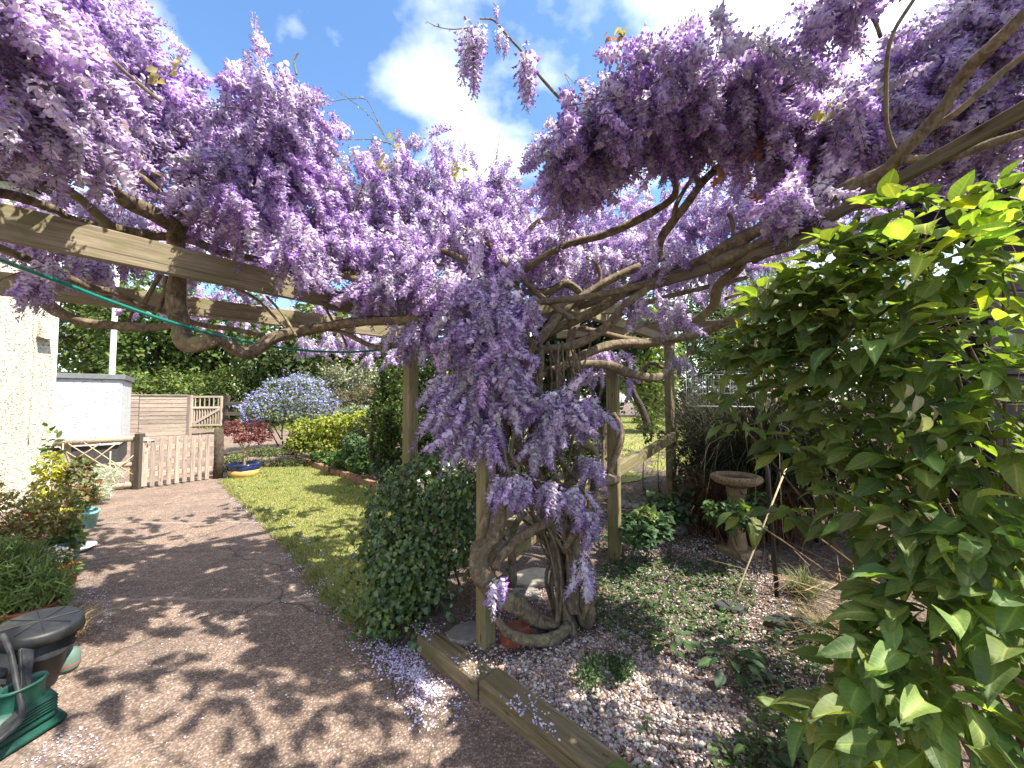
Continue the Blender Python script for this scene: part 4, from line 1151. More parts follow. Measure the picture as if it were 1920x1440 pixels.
def make_raceme(L, nfl, rtop, rtip, openness, seed, pale=0.0):
    r = np.random.default_rng(seed)
    Vs, Fs, Cs, b = [], [], [], 0
    bend = r.normal(0, .04, 2)
    for i in range(nfl):
        t = (i + r.random()) / nfl
        t = t ** 0.92
        a = i * 2.399 + r.normal(0, .35)
        op = np.clip((openness - t) / .35 + .25, 0, 1)               # 1 open flower, 0 bud
        s = (.72 + .72 * op) * r.uniform(.85, 1.2)
        rad = (rtop * (1 - t) + rtip * t) * r.uniform(.45, 1.08)
        o = np.array([math.cos(a), math.sin(a), 0]); 
        out = o + np.array([0, 0, r.normal(.18 - .6 * (1 - op), .28)]); out /= np.linalg.norm(out)
        up = np.array([0, 0, 1.0]) + r.normal(0, .25, 3)
        x = np.cross(out, up); x /= np.linalg.norm(x); z = np.cross(x, out)
        R = np.stack([x, out, z], 1)
        FVs = FV.copy()
        if op < .35: FVs[1:8] *= np.array([.45, 1, .55])
        pos = o * rad + np.array([bend[0] * t * t, bend[1] * t * t, -L * t - .01])
        V = (FVs * s) @ R.T + pos
        ban = np.array([.88, .78, .91]) * (1 - t) + np.array([.72, .56, .83]) * t
        ban = ban * (1 - pale) + np.array([.95, .875, .92]) * pale * (1 - .25 * t)
        ban = ban * op + np.array([.36, .24, .48]) * (1 - op)
        ban = ban * r.uniform(.82, 1.2) + r.normal(0, .012, 3)
        keel = (np.array([.43, .27, .62]) if op > .35 else np.array([.30, .18, .38])) * r.uniform(.8, 1.25)
        keel = keel * (1 - .5 * pale) + np.array([.62, .50, .72]) * .5 * pale
        c = np.where(FK[:, None] > 0, ban, keel)
        c[0] = ban * .62 + np.array([.40, .42, .30]) * .38            # pale eye at the throat
        Vs.append(V); Fs.append(FF + b); Cs.append(c); b += len(V)
        # pedicel
        q = np.array([bend[0] * t * t, bend[1] * t * t, -L * t + .002]); e = pos
        w = np.cross(e - q, [0, 0, 1.0]); w = w / (np.linalg.norm(w) + 1e-9) * .0009
        Vs.append(np.array([q - w, q + w, e])); Fs.append(np.array([(b, b + 1, b + 2)])); Cs.append(np.tile([.20, .10, .14], (3, 1))); b += 3
    zz = np.linspace(0, 1, 6)
    V, F = tube_vf(np.column_stack([bend[0] * zz ** 2, bend[1] * zz ** 2, -L * zz]), np.linspace(.0016, .0008, 6), 4)
    Vs.append(V); Fs.append(F + b); Cs.append(np.tile([.20, .19, .09], (len(V), 1)))
    return np.concatenate(Vs), np.concatenate(Fs), np.clip(np.concatenate(Cs), .01, .95)

RAC = []
for k, (L, n, a, b, o) in enumerate([(.20, 44, .044, .016, .95), (.24, 50, .044, .013, .85), (.16, 38, .042, .022, 1.2), (.26, 52, .042, .011, .75), (.18, 42, .046, .018, 1.05), (.13, 32, .040, .024, 1.3)]):
    for pale in (0.0, .75):
        RAC.append(np_mesh('flower_raceme', *make_raceme(L, n, a, b, o, 100 + k + int(pale * 20), pale)))
        RAC[-1].materials.append(M['petal'])

# flowering masses: photo centre, depth, half sizes in photo pixels, half depth in metres, how many racemes
BLOBS = [
 # left
 (40, 60, 1.25, 90, 80, .3, 60), (150, 110, 1.9, 110, 95, .3, 95), (60, 215, 1.35, 110, 65, .25, 65), (225, 60, 2.1, 62, 75, .3, 60),
 (270, 200, 2.25, 85, 80, .3, 105), (150, 225, 2.0, 80, 52, .25, 70), (365, 255, 2.4, 80, 66, .3, 100), (305, 155, 2.3, 42, 72, .25, 45), (90, 150, 1.6, 60, 60, .2, 40), (515, 215, 2.2, 70, 95, .3, 105),
 (490, 330, 2.3, 110, 70, .3, 90), (440, 395, 2.15, 80, 50, .25, 50), (565, 470, 2.2, 45, 50, .15, 36), (590, 330, 2.5, 40, 70, .3, 40), (350, 335, 2.35, 60, 32, .2, 34),
 (120, 420, 2.6, 150, 50, .35, 60), (300, 400, 3.0, 150, 55, .4, 70), (180, 510, 2.3, 26, 30, .1, 12), (75, 535, 1.9, 32, 22, .1, 12), (430, 575, 4.2, 180, 30, .5, 50), (600, 640, 4.8, 100, 22, .4, 30), (700, 650, 4.8, 55, 35, .3, 26), (500, 440, 3.4, 140, 50, .4, 70),
 # middle
 (680, 380, 3.0, 85, 90, .4, 130), (770, 345, 3.2, 90, 85, .4, 120), (890, 390, 3.3, 90, 75, .4, 110), (640, 445, 2.8, 70, 50, .3, 60), (690, 470, 2.7, 70, 40, .25, 50), (950, 390, 3.4, 60, 60, .3, 60),
 (780, 525, 2.55, 90, 42, .22, 85), (880, 560, 2.35, 80, 45, .2, 75), (950, 575, 2.35, 48, 36, .15, 42), (790, 615, 2.6, 45, 26, .12, 26), (700, 540, 2.6, 40, 30, .15, 22), (850, 450, 2.9, 120, 50, .3, 90), (940, 470, 3.0, 50, 50, .3, 40),
 (905, 610, 2.15, 60, 34, .1, 36), (885, 665, 2.2, 40, 60, .10, 34), (930, 715, 2.18, 46, 70, .12, 44), (870, 770, 2.2, 48, 55, .12, 36), (895, 835, 2.15, 34, 34, .08, 16), (840, 740, 2.25, 26, 36, .08, 14), (970, 760, 2.2, 28, 40, .08, 16),
 (1050, 765, 2.3, 44, 34, .10, 36), (1105, 785, 2.35, 22, 32, .08, 18), (1040, 835, 2.2, 20, 26, .06, 7), (970, 920, 2.12, 35, 10, .05, 15), (1075, 940, 2.25, 34, 10, .06, 11), (1035, 930, 2.2, 18, 8, .05, 6), (1118, 985, 2.25, 18, 16, .06, 8), (1095, 1085, 2.3, 16, 12, .04, 7), (926, 1118, 2.14, 12, 8, .03, 5), (1100, 880, 2.4, 20, 16, .06, 7), (1010, 850, 2.2, 16, 18, .05, 6), (1110, 885, 2.7, 16, 12, .05, 4),
 # right
 (1080, 290, 2.1, 72, 60, .4, 125), (1180, 212, 2.05, 86, 56, .42, 130), (1300, 205, 2.0, 95, 64, .4, 130), (1420, 205, 1.95, 86, 70, .38, 110), (1475, 150, 2.0, 45, 45, .2, 40), (1230, 110, 2.2, 14, 22, .06, 6), (1130, 250, 2.0, 60, 60, .25, 60),
 (1550, 255, 1.9, 80, 60, .25, 65), (1650, 215, 1.9, 55, 75, .22, 65), (1730, 170, 1.85, 65, 110, .25, 85), (1790, 80, 1.75, 85, 85, .25, 85), (1870, 40, 1.65, 80, 75, .25, 70), (1860, 200, 1.75, 80, 65, .25, 60), (1780, 290, 1.95, 90, 35, .2, 45), (1640, 275, 1.9, 60, 40, .2, 32), (1470, 250, 2.1, 60, 60, .25, 50),
 (1560, 20, 1.55, 42, 26, .08, 15), (1500, 375, 1.75, 38, 20, .08, 14),
 (1050, 430, 4.0, 100, 85, .5, 130), (1170, 420, 4.1, 110, 85, .5, 140), (1310, 420, 4.1, 110, 75, .5, 120), (1420, 370, 3.7, 100, 75, .5, 100), (1250, 530, 4.6, 150, 40, .5, 70), (1050, 510, 4.0, 70, 40, .4, 40), (1480, 440, 3.8, 70, 40, .4, 30), (1400, 300, 3.2, 90, 60, .4, 70),
 (1020, 465, 3.0, 56, 44, .3, 60), (1120, 500, 3.4, 66, 34, .35, 60), (1200, 470, 3.6, 76, 44, .35, 70), (1330, 495, 3.9, 80, 36, .4, 60), (1100, 555, 3.9, 80, 22, .35, 40), (960, 500, 2.8, 40, 40, .2, 34),
 (250, 470, 2.95, 120, 26, .3, 44), (450, 500, 3.2, 110, 30, .35, 54), (60, 440, 2.3, 60, 24, .18, 22),
 (1790, 390, 2.9, 90, 40, .35, 55), (1640, 400, 3.2, 90, 40, .35, 45), (1500, 330, 2.6, 90, 35, .3, 40), (1600, 330, 2.4, 60, 30, .2, 25),
 (1250, 500, 2.35, 30, 16, .07, 9), (1190, 590, 2.5, 20, 24, .06, 9), (1262, 600, 2.6, 30, 30, .08, 14), (1165, 680, 3.3, 28, 18, .08, 9), (1117, 712, 3.25, 12, 14, .05, 4), (1190, 700, 3.4, 14, 10, .05, 3), (1278, 682, 4.2, 18, 16, .06, 5), (1115, 680, 3.2, 30, 16, .1, 8),
]
anch, dirs, scl, tone = [], [], [], []
twigs = []
def add_blob(c, rad, n, size=(.85, 1.15), twig=True, pale=.5):
    c = np.array(c, float); rad = np.array(rad, float)
    v = rand_dirs(n) * (rng.random((n, 1)) ** .40)
    # lumpy outline
    v *= 1 + .18 * np.sin(v[:, :1] * 7 + c[0] * 9) * np.cos(v[:, 2:] * 6 + c[1] * 7)
    p = c + v * rad
    out = v * np.array([1, 1, .4])
    d = np.column_stack([np.zeros(n), np.zeros(n), -np.ones(n)]) + .55 * out + rng.normal(0, .28, (n, 3))
    flip = rng.random(n) < .10
    d[flip & (v[:, 2] > .2), 2] *= -.4
    d /= np.linalg.norm(d, axis=1, keepdims=True)
    tone.append(rng.random(n) < pale + .25 * np.sin(p[:, 0] * 5 + p[:, 2] * 7)); anch.append(p); dirs.append(d); scl.append(rng.uniform(size[0], size[1], n))
    if twig and n > 20:
        for k in range(max(2, n // 14)):
            a = c + rand_dirs(1)[0] * rad * .3 * np.array([1, 1, .5]) - np.array([0, 0, rad[2] * .4])
            b = p[rng.integers(n)]
            m_ = (a + b) / 2 + rng.normal(0, .05, 3)
            twigs.append((catmull([a, m_, b], 3), np.linspace(.0055, .0022, 7)))
for (px, py, d, rx, ry, rd, n) in BLOBS:
    sm = rx < 36 and d < 3.4
    add_blob(P(px, py, d) + Vector((0, 0, .07 if sm else .03)), (rx / FPX * d, rd, ry / FPX * d), n, (.68, .95) if sm else (.85, 1.15), pale=(.86 if px < 660 else .80 if px < 1000 else .85 if d > 3 else .55))
# the plant goes on overhead and behind the photographer, massed out of view to shade drive and bed
OVER = [((.2, .72, 2.98), (.5, .25, .15), 75), ((.95, .85, 3.0), (.42, .24, .16), 75), ((.95, .62, 3.0), (.45, .4, .2), 80), ((-.2, .45, 2.9), (.5, .35, .2), 50), ((.9, .1, 2.95), (.8, .4, .22), 80), ((-1.0, .2, 2.8), (.6, .4, .2), 60), ((-2.3, .7, 2.8), (.6, .45, .25), 60),
        ((1.6, -.2, 3.0), (.5, .4, .22), 40), ((2.9, 1.35, 3.05), (.45, .3, .2), 55)]
for (c, r, n) in OVER: add_blob(c, r, n, twig=False)
# unseen shoots added above the view, racemes spaced to dapple the drive
for (c, r, n) in [((.2, 1.42, 3.62), (.34, .26, .13), 20), ((.85, 1.36, 3.62), (.36, .26, .13), 28), ((1.45, 1.3, 3.58), (.34, .26, .13), 26), ((-.35, 1.15, 3.45), (.28, .22, .12), 14), ((-.9, .9, 3.3), (.3, .22, .12), 16)]:
    add_blob(c, r, n, twig=False)
    a_, b_ = np.array((1.55 if c[0] > .4 else .6, 1.0, 2.75)), np.array(c)
    twigs.append((catmull([a_, (a_ + b_) / 2 + np.array([.05, -.1, .25]), b_, b_ + np.array([-.25, .1, -.05])], 5), np.linspace(.008, .003, 16)))
    for q_ in range(5):
        e_ = b_ + rng.normal(0, 1, 3) * np.array(r) * .8
        twigs.append((catmull([b_, (b_ + e_) / 2 + np.array([0, 0, .04]), e_], 3), np.linspace(.003, .0015, 7)))
# single racemes against the sky: photo top, depth, drop in metres
SINGLE = [(884, 45, 1.9, .34), (905, 50, 1.9, .20), (936, 50, 1.92, .15), (985, 92, 1.95, .34), (930, 12, 1.95, .09), (950, 70, 1.93, .12), (1240, 90, 2.2, .2), (875, 60, 1.9, .30), (888, 70, 1.9, .32), (982, 110, 1.95, .3)]
for (px, py, d, L) in SINGLE:
    anch.append(np.array([P(px, py, d)])); dirs.append(np.array([[rng.normal(0, .06), rng.normal(0, .06), -1.0]])); scl.append(np.array([L / .25])); tone.append(np.array([True]))
    twigs.append((catmull([P(px - 6, py - 8, d), P(px, py, d)], 2), np.full(3, .002)))
anch = np.concatenate(anch); dirs = np.concatenate(dirs); scl = np.concatenate(scl); tone = np.concatenate(tone)
n_r = len(anch)
pick = rng.integers(0, len(RAC) // 2, n_r) * 2 + tone
pick[-len(SINGLE):] = 3
spin = rng.uniform(0, 6.28, n_r)
def raceme_quat(d, s):
    return Vector((0, 0, -1)).rotation_difference(Vector(d)) @ Euler((0, 0, s)).to_quaternion()
# the 300 that show largest become parts of their own
score = np.full(n_r, -1.0)
for i in range(n_r):
    q = project(anch[i])
    if q is None: continue
    if -40 < q[0] < 1960 and -60 < q[1] < 1400:
        score[i] = scl[i] / max(.4, anch[i][1])
    if i >= n_r - len(SINGLE): score[i] = 9
own = set(np.argsort(-score)[:300].tolist())
for i in sorted(own):
    w = Matrix.LocRotScale(Vector(anch[i]), raceme_quat(dirs[i], spin[i]), Vector((scl[i],) * 3))
    obj('flower_raceme', RAC[pick[i]], None, wi, w)
rest = np.array([i for i in range(n_r) if i not in own])
pts_me = bpy.data.meshes.new('flower_mass')
pts_me.vertices.add(len(rest)); pts_me.vertices.foreach_set('co', anch[rest].astype(np.float32).ravel())
eul = np.array([list(raceme_quat(dirs[i], spin[i]).to_euler()) for i in rest], dtype=np.float32)
a_ = pts_me.attributes.new('rot', 'FLOAT_VECTOR', 'POINT'); a_.data.foreach_set('vector', eul.ravel())
a_ = pts_me.attributes.new('scl', 'FLOAT', 'POINT'); a_.data.foreach_set('value', scl[rest].astype(np.float32))
a_ = pts_me.attributes.new('pick', 'INT', 'POINT'); a_.data.foreach_set('value', pick[rest].astype(np.int32))
fm = obj('flower_mass', pts_me, M['petal'], wi, kind='stuff')
ng = bpy.data.node_groups.new('scatter_racemes', 'GeometryNodeTree')
ng.interface.new_socket('Geometry', in_out='INPUT', socket_type='NodeSocketGeometry')
ng.interface.new_socket('Geometry', in_out='OUTPUT', socket_type='NodeSocketGeometry')
gi = ng.nodes.new('NodeGroupInput'); go = ng.nodes.new('NodeGroupOutput')
iop = ng.nodes.new('GeometryNodeInstanceOnPoints'); iop.inputs['Pick Instance'].default_value = True
jn = ng.nodes.new('GeometryNodeJoinGeometry')
src = {}
for o in wi.children:
    if o.name.startswith('flower_raceme') and o.data.name not in src: src[o.data.name] = o
for k in sorted(src):
    oi = ng.nodes.new('GeometryNodeObjectInfo'); oi.transform_space = 'ORIGINAL'
    oi.inputs['Object'].default_value = src[k]; oi.inputs['As Instance'].default_value = True
    ng.links.new(oi.outputs['Geometry'], jn.inputs[0])
def named(nm, typ):
    n = ng.nodes.new('GeometryNodeInputNamedAttribute'); n.data_type = typ; n.inputs['Name'].default_value = nm
    return next(s for s in n.outputs if s.enabled and s.name == 'Attribute')
ng.links.new(gi.outputs[0], iop.inputs['Points'])
ng.links.new(jn.outputs[0], iop.inputs['Instance'])
ng.links.new(named('pick', 'INT'), iop.inputs['Instance Index'])
ng.links.new(named('rot', 'FLOAT_VECTOR'), iop.inputs['Rotation'])
ng.links.new(named('scl', 'FLOAT'), iop.inputs['Scale'])
ng.links.new(iop.outputs[0], go.inputs[0])
md = fm.modifiers.new('scatter', 'NODES'); md.node_group = ng

# thin twigs, bud spikes and young bronze leaves
for k in range(60):
    i = rng.integers(n_r - len(SINGLE)); a = anch[i]
    if a[1] < .9: continue
    b = a + np.array([rng.normal(0, .25), rng.normal(0, .2), rng.normal(-.12, .15)])
    twigs.append((catmull([a, (a + b) / 2 + rng.normal(0, .03, 3), b], 3), np.linspace(.004, .0015, 7)))
obj('twigs', tubes_mesh('twigs', twigs, 5), M['twig'], wi, kind='stuff')

def spike(px, d, r0=.004, nb=26, name='bud_spike'):
    """young shoot set with small grey-green buds"""
    pts = catmull([P(x, y, d) for x, y in px], 8)
    o = obj(name, tubes_mesh(name, [(pts, np.linspace(r0, r0 * .4, len(pts)))], 5, col=(.22, .18, .10)), M['leaf'], wi)
    t = np.sort(rng.random(nb)) * (len(pts) - 1.01); i = t.astype(int)
    p = pts[i] + (pts[i + 1] - pts[i]) * (t - i)[:, None]
    ax = (pts[i + 1] - pts[i]); ax /= np.linalg.norm(ax, axis=1, keepdims=True)
    ax = ax * .6 + rand_dirs(nb) * .8
    obj('buds', cloud('buds', p, frames(ax, rand_dirs(nb)), rng.uniform(.012, .024, nb), *T_QUAD, palette(nb, [(.28, .26, .16), (.24, .20, .20), (.33, .30, .2)], .15)), M['leaf'], o)
spike([(745, 330), (738, 290), (715, 245), (680, 205), (632, 170)], 2.9, nb=50)
spike([(735, 270), (700, 262), (660, 262), (625, 260)], 2.9, nb=30)
spike([(715, 245), (690, 190), (660, 185), (625, 190)], 2.95, nb=24)
spike([(895, 50), (850, 55), (820, 50), (800, 40)], 1.9, .003, 14)
spike([(855, 320), (862, 260), (868, 200)], 2.8, .003, 8)
spike([(930, 300), (935, 270), (938, 240)], 2.8, .003, 6)
spike([(556, 140), (552, 115), (560, 98)], 2.1, .006, 6)
spike([(1085, 190), (1060, 140), (1085, 165)], 2.3, .003, 10)
spike([(1250, 190), (1300, 100), (1330, 85), (1375, 63)], 2.2, .003, 10)
spike([(1400, 110), (1408, 80), (1404, 60)], 2.1, .003, 14)
spike([(1480, 130), (1440, 105), (1460, 100)], 2.0, .003, 12)
spike([(1290, 110), (1320, 95), (1345, 120)], 2.15, .003, 16)
def young_leaf(px, d, cols, n=7, L=.055, down=.6):
    q = np.array([P(px[0] + rng.normal(0, 9), px[1] + rng.normal(0, 9), d) for _ in range(n)])
    ax = np.column_stack([rng.normal(-.3, .6, n), rng.normal(0, .4, n), np.full(n, -down) + rng.normal(0, .2, n)])
    obj('young_leaves', cloud('young_leaves', q, frames(ax, rand_dirs(n)), np.full(n, L) * rng.uniform(.7, 1.2, n), *T_LEAF, palette(n, cols, .1)), M['leaf'], wi)
BRZ = [(.34, .14, .05), (.42, .2, .07), (.30, .13, .06)]; PALE = [(.42, .36, .16), (.38, .33, .17)]
branch('branch', [(1186, 150), (1180, 110), (1172, 75), (1160, 62)], [2.1], [.006, .004], sides=6)
young_leaf((1150, 68), 2.1, BRZ, 6); young_leaf((1166, 95), 2.1, BRZ, 6); young_leaf((1174, 50), 2.1, PALE, 6)
for (x, y) in ((1350, 310), (1375, 330), (1400, 345), (1420, 360), (1425, 285)): young_leaf((x, y), 2.0, BRZ, 5)
young_leaf((1505, 175), 1.85, PALE, 6); young_leaf((1575, 190), 1.75, PALE, 7); young_leaf((1552, 210), 1.75, PALE, 4)
for (x, y) in ((745, 255), (870, 315), (860, 320), (320, 120), (300, 140), (1450, 190), (1270, 130), (730, 300), (590, 300)): young_leaf((x, y), 2.6 if x < 1000 and x > 400 else 1.9, PALE, 7, .05)
# ================================================================ PLANTING
T_ARCH_V, T_ARCH_F = [], []
for i_, t_ in enumerate(np.linspace(0, 1, 6)):
    w_i = .5 * (1 - t_ ** 2) if i_ < 5 else 0.02
    for s_ in (-1, 1): T_ARCH_V.append((s_ * w_i, math.sin(t_ * 1.9) / math.sin(1.57) * .75, .62 * (1 - math.cos(t_ * 1.9))))
for i_ in range(5):
    a_ = i_ * 2; T_ARCH_F += [(a_, a_ + 1, a_ + 3), (a_, a_ + 3, a_ + 2)]
T_ARCH = (np.array(T_ARCH_V), np.array(T_ARCH_F))

def sample_blobs(blobs, n, shell=.45):
    w = np.array([b[1][0] * b[1][1] * b[1][2] for b in blobs]) ** .6; w /= w.sum()
    which = rng.choice(len(blobs), n, p=w)
    C = np.array([b[0] for b in blobs], float)[which]; Rr = np.array([b[1] for b in blobs], float)[which]
    v = rand_dirs(n)
    lump = 1 + .16 * np.sin(v[:, 0] * 6 + C[:, 0] * 5) * np.cos(v[:, 1] * 5 + C[:, 2] * 4) + .10 * np.sin(v[:, 2] * 11 + which)
    r = (shell + (1 - shell) * np.sqrt(rng.random(n))) * lump
    return C + v * Rr * r[:, None], v, which

def foliage(name, blobs, n, T, size, cols, mat, parent=None, up=.6, out=.7, down=.2, shell=.45, kind='stuff', jit=.22, tone=True, wid=1.0):
    p, v, which = sample_blobs(blobs, n, shell)
    ax = v * out + rand_dirs(n) * .7 + np.array([0, 0, -down])
    nr = np.array([0, 0, up]) + v * .6 + rand_dirs(n) * .55
    # stray shoots standing out of the outline
    ns = n // 90
    if ns > 3:
        per = 9; src = rng.choice(n, ns, replace=False)
        dv = v[src] * .8 + rand_dirs(ns) * .45 + np.array([0, 0, .35]); dv /= np.linalg.norm(dv, axis=1, keepdims=True)
        Lm = np.array([min(b[1]) for b in blobs])[which[src]]
        Ls = np.minimum(Lm * rng.uniform(.35, .95, ns), size * 9)
        rr_ = np.array([b[1] for b in blobs], float)[which[src]]; cc_ = np.array([b[0] for b in blobs], float)[which[src]]
        st0 = cc_ + v[src] * rr_ * .9
        dst = rng.choice(n, ns * per, replace=False); tt = np.tile(np.linspace(.05, 1, per), ns)
        p[dst] = np.repeat(st0, per, 0) + np.repeat(dv * Ls[:, None], per, 0) * tt[:, None] + rng.normal(0, size * .25, (ns * per, 3)) - np.array([0, 0, 1.0]) * (np.repeat(Ls, per) * tt ** 2 * .25)[:, None]
    R = frames(ax, nr)
    s = rng.uniform(size * .55, size * 1.3, n)
    c = palette(n, cols, jit)
    if tone: c = c * (1 + .25 * np.sin(which * 2.7))[:, None]      # some sprigs paler, some darker green
    return obj(name, cloud(name, p - ax / np.linalg.norm(ax, axis=1, keepdims=True) * s[:, None] * .4, R, np.column_stack([s * wid, s, s]), *T, np.clip(c, .004, .9)), mat, parent, kind=kind)

def PB(px, py, d, rx, ry, rd):
    """ellipsoid given by its photo centre and half sizes"""
    c = P(px, py, d); return (tuple(c), (rx / FPX * d, rd, ry / FPX * d))

def clumps(c, r, k, frac=.42):
    """break a crown into k overlapping sprays"""
    out = []
    for i in range(k):
        v = rand_dirs(1)[0]; rr = rng.uniform(.45, .8)
        f = frac * rng.uniform(.75, 1.25)
        out.append((tuple(np.array(c) + v * np.array(r) * rr), tuple(np.array(r) * f)))
    out.append((tuple(c), tuple(np.array(r) * .6)))
    return out

GREEN_FAR = [(.13, .175, .045), (.165, .205, .055), (.095, .135, .036), (.19, .22, .07)]
def stems_mesh(base, tips, r, name='stems', spread=.1):
    lst = []
    for t in tips:
        b = np.array(base) + np.array([rng.normal(0, spread), rng.normal(0, spread), 0]); t = np.array(t)
        m = (b + t) / 2 + rng.normal(0, .06, 3) * np.linalg.norm(t - b)
        lst.append((catmull([b, m, t], 4), np.linspace(r, r * .35, 9)))
    return tubes_mesh(name, lst, 6, .05)

def bush(name, label, cat, blobs, n, T, size, cols, mat='leaf_far', stem_r=.02, group=None, base=None, part='foliage', **kw):
    C = np.array([b[0] for b in blobs]); m = C.mean(0)
    b = base if base is not None else (m[0], m[1], Hz(m[0], m[1]))
    r = thing(name, label, cat, b, group)
    foliage(part, blobs, n, T, size, cols, M[mat], r, **kw)
    tips = C[rng.choice(len(C), min(len(C), 7), replace=False)]
    obj('stems', stems_mesh(b, tips, stem_r), M['trunk'], r)
    return r

def tree(name, label, px, d, ytop, ybot, wpx, n, size, cols, group=None, k=16, trunk_r=.16, mat='leaf_far', **kw):
    zt, zb = P(px, ytop, d).z, max(P(px, ybot, d).z, .2)
    x = P(px, 700, d).x; w = wpx / FPX * d
    g = Hz(x, d)
    r = thing(name, label, 'tree', (x, d, g), group)
    c = (x, d, (zt + zb) / 2); rad = (w / 2, w * .42, (zt - zb) / 2)
    cl = clumps(c, rad, k)
    trunk_top = Vector((x + .1, d, zb + (zt - zb) * .6))
    lst = [(catmull([(x, d, g - .2), (x + .05, d, (g + zb) / 2 + .2), trunk_top], 5), np.linspace(trunk_r, trunk_r * .4, 11))]
    for b in cl[:8]:
        s = Vector((x, d, zb + (b[0][2] - zb) * .4)); e = Vector(b[0])
        lst.append((catmull([s, (s + e) / 2 + Vector((0, 0, .2)), e], 4), np.linspace(trunk_r * .4, trunk_r * .12, 9)))
    obj('trunk', tubes_mesh('trunk', lst, 8, .05), M['trunk'], r)
    foliage('crown', cl, n, T_QUAD, size, cols, M[mat], r, **kw)
    return r

# ---------------------------------------------------------------- trees and hedges far behind
GA = 'hedgerow trees beyond the fence'
tree('hedgerow_tree', 'broad green tree at far end, behind the white pole', 165, 21, 480, 745, 210, 6500, .30, GREEN_FAR, GA)
tree('hedgerow_tree', 'bright green tree between the white pole and hanging limb', 290, 19, 500, 750, 190, 6500, .27, [(.10, .15, .035), (.13, .18, .05), (.075, .12, .03)], GA)
tree('hedgerow_tree', 'dense green tree above the entrance gate', 400, 20, 520, 752, 190, 6500, .27, [(.11, .16, .04), (.085, .13, .03), (.14, .18, .055)], GA)
tree('hedgerow_tree', 'dark glossy round tree behind the blue bush', 515, 17, 560, 760, 170, 6500, .22, [(.04, .065, .022), (.055, .085, .027), (.10, .13, .045)], GA)
tree('hedgerow_tree', 'yellowish open tree above the shrubs and green hose', 620, 20, 545, 730, 170, 4500, .26, [(.16, .19, .05), (.20, .22, .06), (.12, .16, .05)], GA)
tree('hedgerow_tree', 'pale green tree behind the corner post', 735, 21, 520, 740, 160, 4500, .28, [(.12, .16, .05), (.16, .2, .06)], GA)
tree('hedgerow_tree', 'tall dark tree behind the flowering trunk', 900, 17, 430, 770, 200, 6000, .26, [(.035, .06, .018), (.05, .08, .025), (.08, .11, .035)], GA)
tree('dark_conifer', 'tall dark evergreen standing behind the twisted trunk', 1040, 9.5, 400, 850, 130, 8000, .13, [(.018, .034, .014), (.028, .045, .018), (.045, .07, .026)], GA, up=.3)
tree('dark_conifer', 'dark evergreen behind the cut-off pergola post', 1125, 8.5, 470, 800, 80, 6000, .11, [(.016, .03, .013), (.026, .042, .017)], GA, up=.3)
tree('garden_tree', 'yellow green sunlit tree beyond the far lawn', 1215, 14, 560, 835, 130, 6500, .17, [(.20, .26, .05), (.26, .31, .07), (.15, .21, .04)], GA)
tree('garden_tree', 'mid green tree behind the feeder and dry grass', 1350, 18, 500, 770, 150, 7000, .17, [(.05, .085, .025), (.075, .11, .035), (.10, .14, .045)], GA)
tree('garden_tree', 'tall grey green tree behind the far pergola beam', 1480, 18, 470, 770, 150, 6000, .2, [(.08, .11, .05), (.11, .14, .07), (.06, .09, .03)], GA)
tree('garden_tree', 'green tree behind the shed corner', 1700, 15, 470, 800, 240, 6000, .16, [(.05, .085, .025), (.075, .11, .035)], GA)
bush('clipped_hedge', 'clipped brownish green hedge above the white outbuilding', 'hedge', [((P(x, 720, 15.5).x, 15.5, 1.3), (1.2, .7, .95)) for x in (60, 110, 160, 215)], 9000, T_QUAD, .13, [(.11, .12, .045), (.14, .13, .05), (.085, .10, .035)], stem_r=.05)
bush('roadside_hedge', 'long light green hedge behind the plank fence', 'hedge', [((P(x, 720, 16.5).x, 16.5, 1.5 + .25 * math.sin(x)), (1.1, .8, 1.25)) for x in (235, 275, 315, 355, 395, 435)], 12000, T_QUAD, .16, [(.13, .18, .045), (.17, .21, .06), (.10, .14, .035)], stem_r=.05)
wb = [((P(x, 700, 27).x + random.uniform(-.6, .6), 27 + random.uniform(-1.5, 1.5), 3.2 + 1.2 * math.sin(x * .013) + (2.0 if x > 1150 else 0)), (2.4, 1.6, 3.6 + math.sin(x * .02) + (2.2 if x > 1150 else 0))) for x in range(-60, 2000, 62)]
foliage('far_wood', wb, 30000, T_QUAD, .42, [(.08, .12, .04), (.11, .155, .05), (.14, .18, .065), (.06, .095, .03)], M['leaf_far'])
# dark leaning trunk beyond the lawn
lt = thing('leaning_tree', 'dark leaning trunk on the far sunlit lawn', 'tree', (P(1212, 760, 9).x, 9, .3))
obj('trunk', tubes_mesh('trunk', [(catmull([P(1215, 800, 9), P(1205, 770, 9), P(1190, 740, 9), P(1170, 690, 9.2), P(1165, 620, 9.4)], 5), np.linspace(.09, .05, 21))], 9, .05), M['trunk'], lt)
foliage('crown', clumps(P(1165, 640, 9.3), (.9, .8, .55), 8), 2600, T_QUAD, .10, [(.022, .04, .016), (.034, .055, .02)], M['leaf_far'], lt)

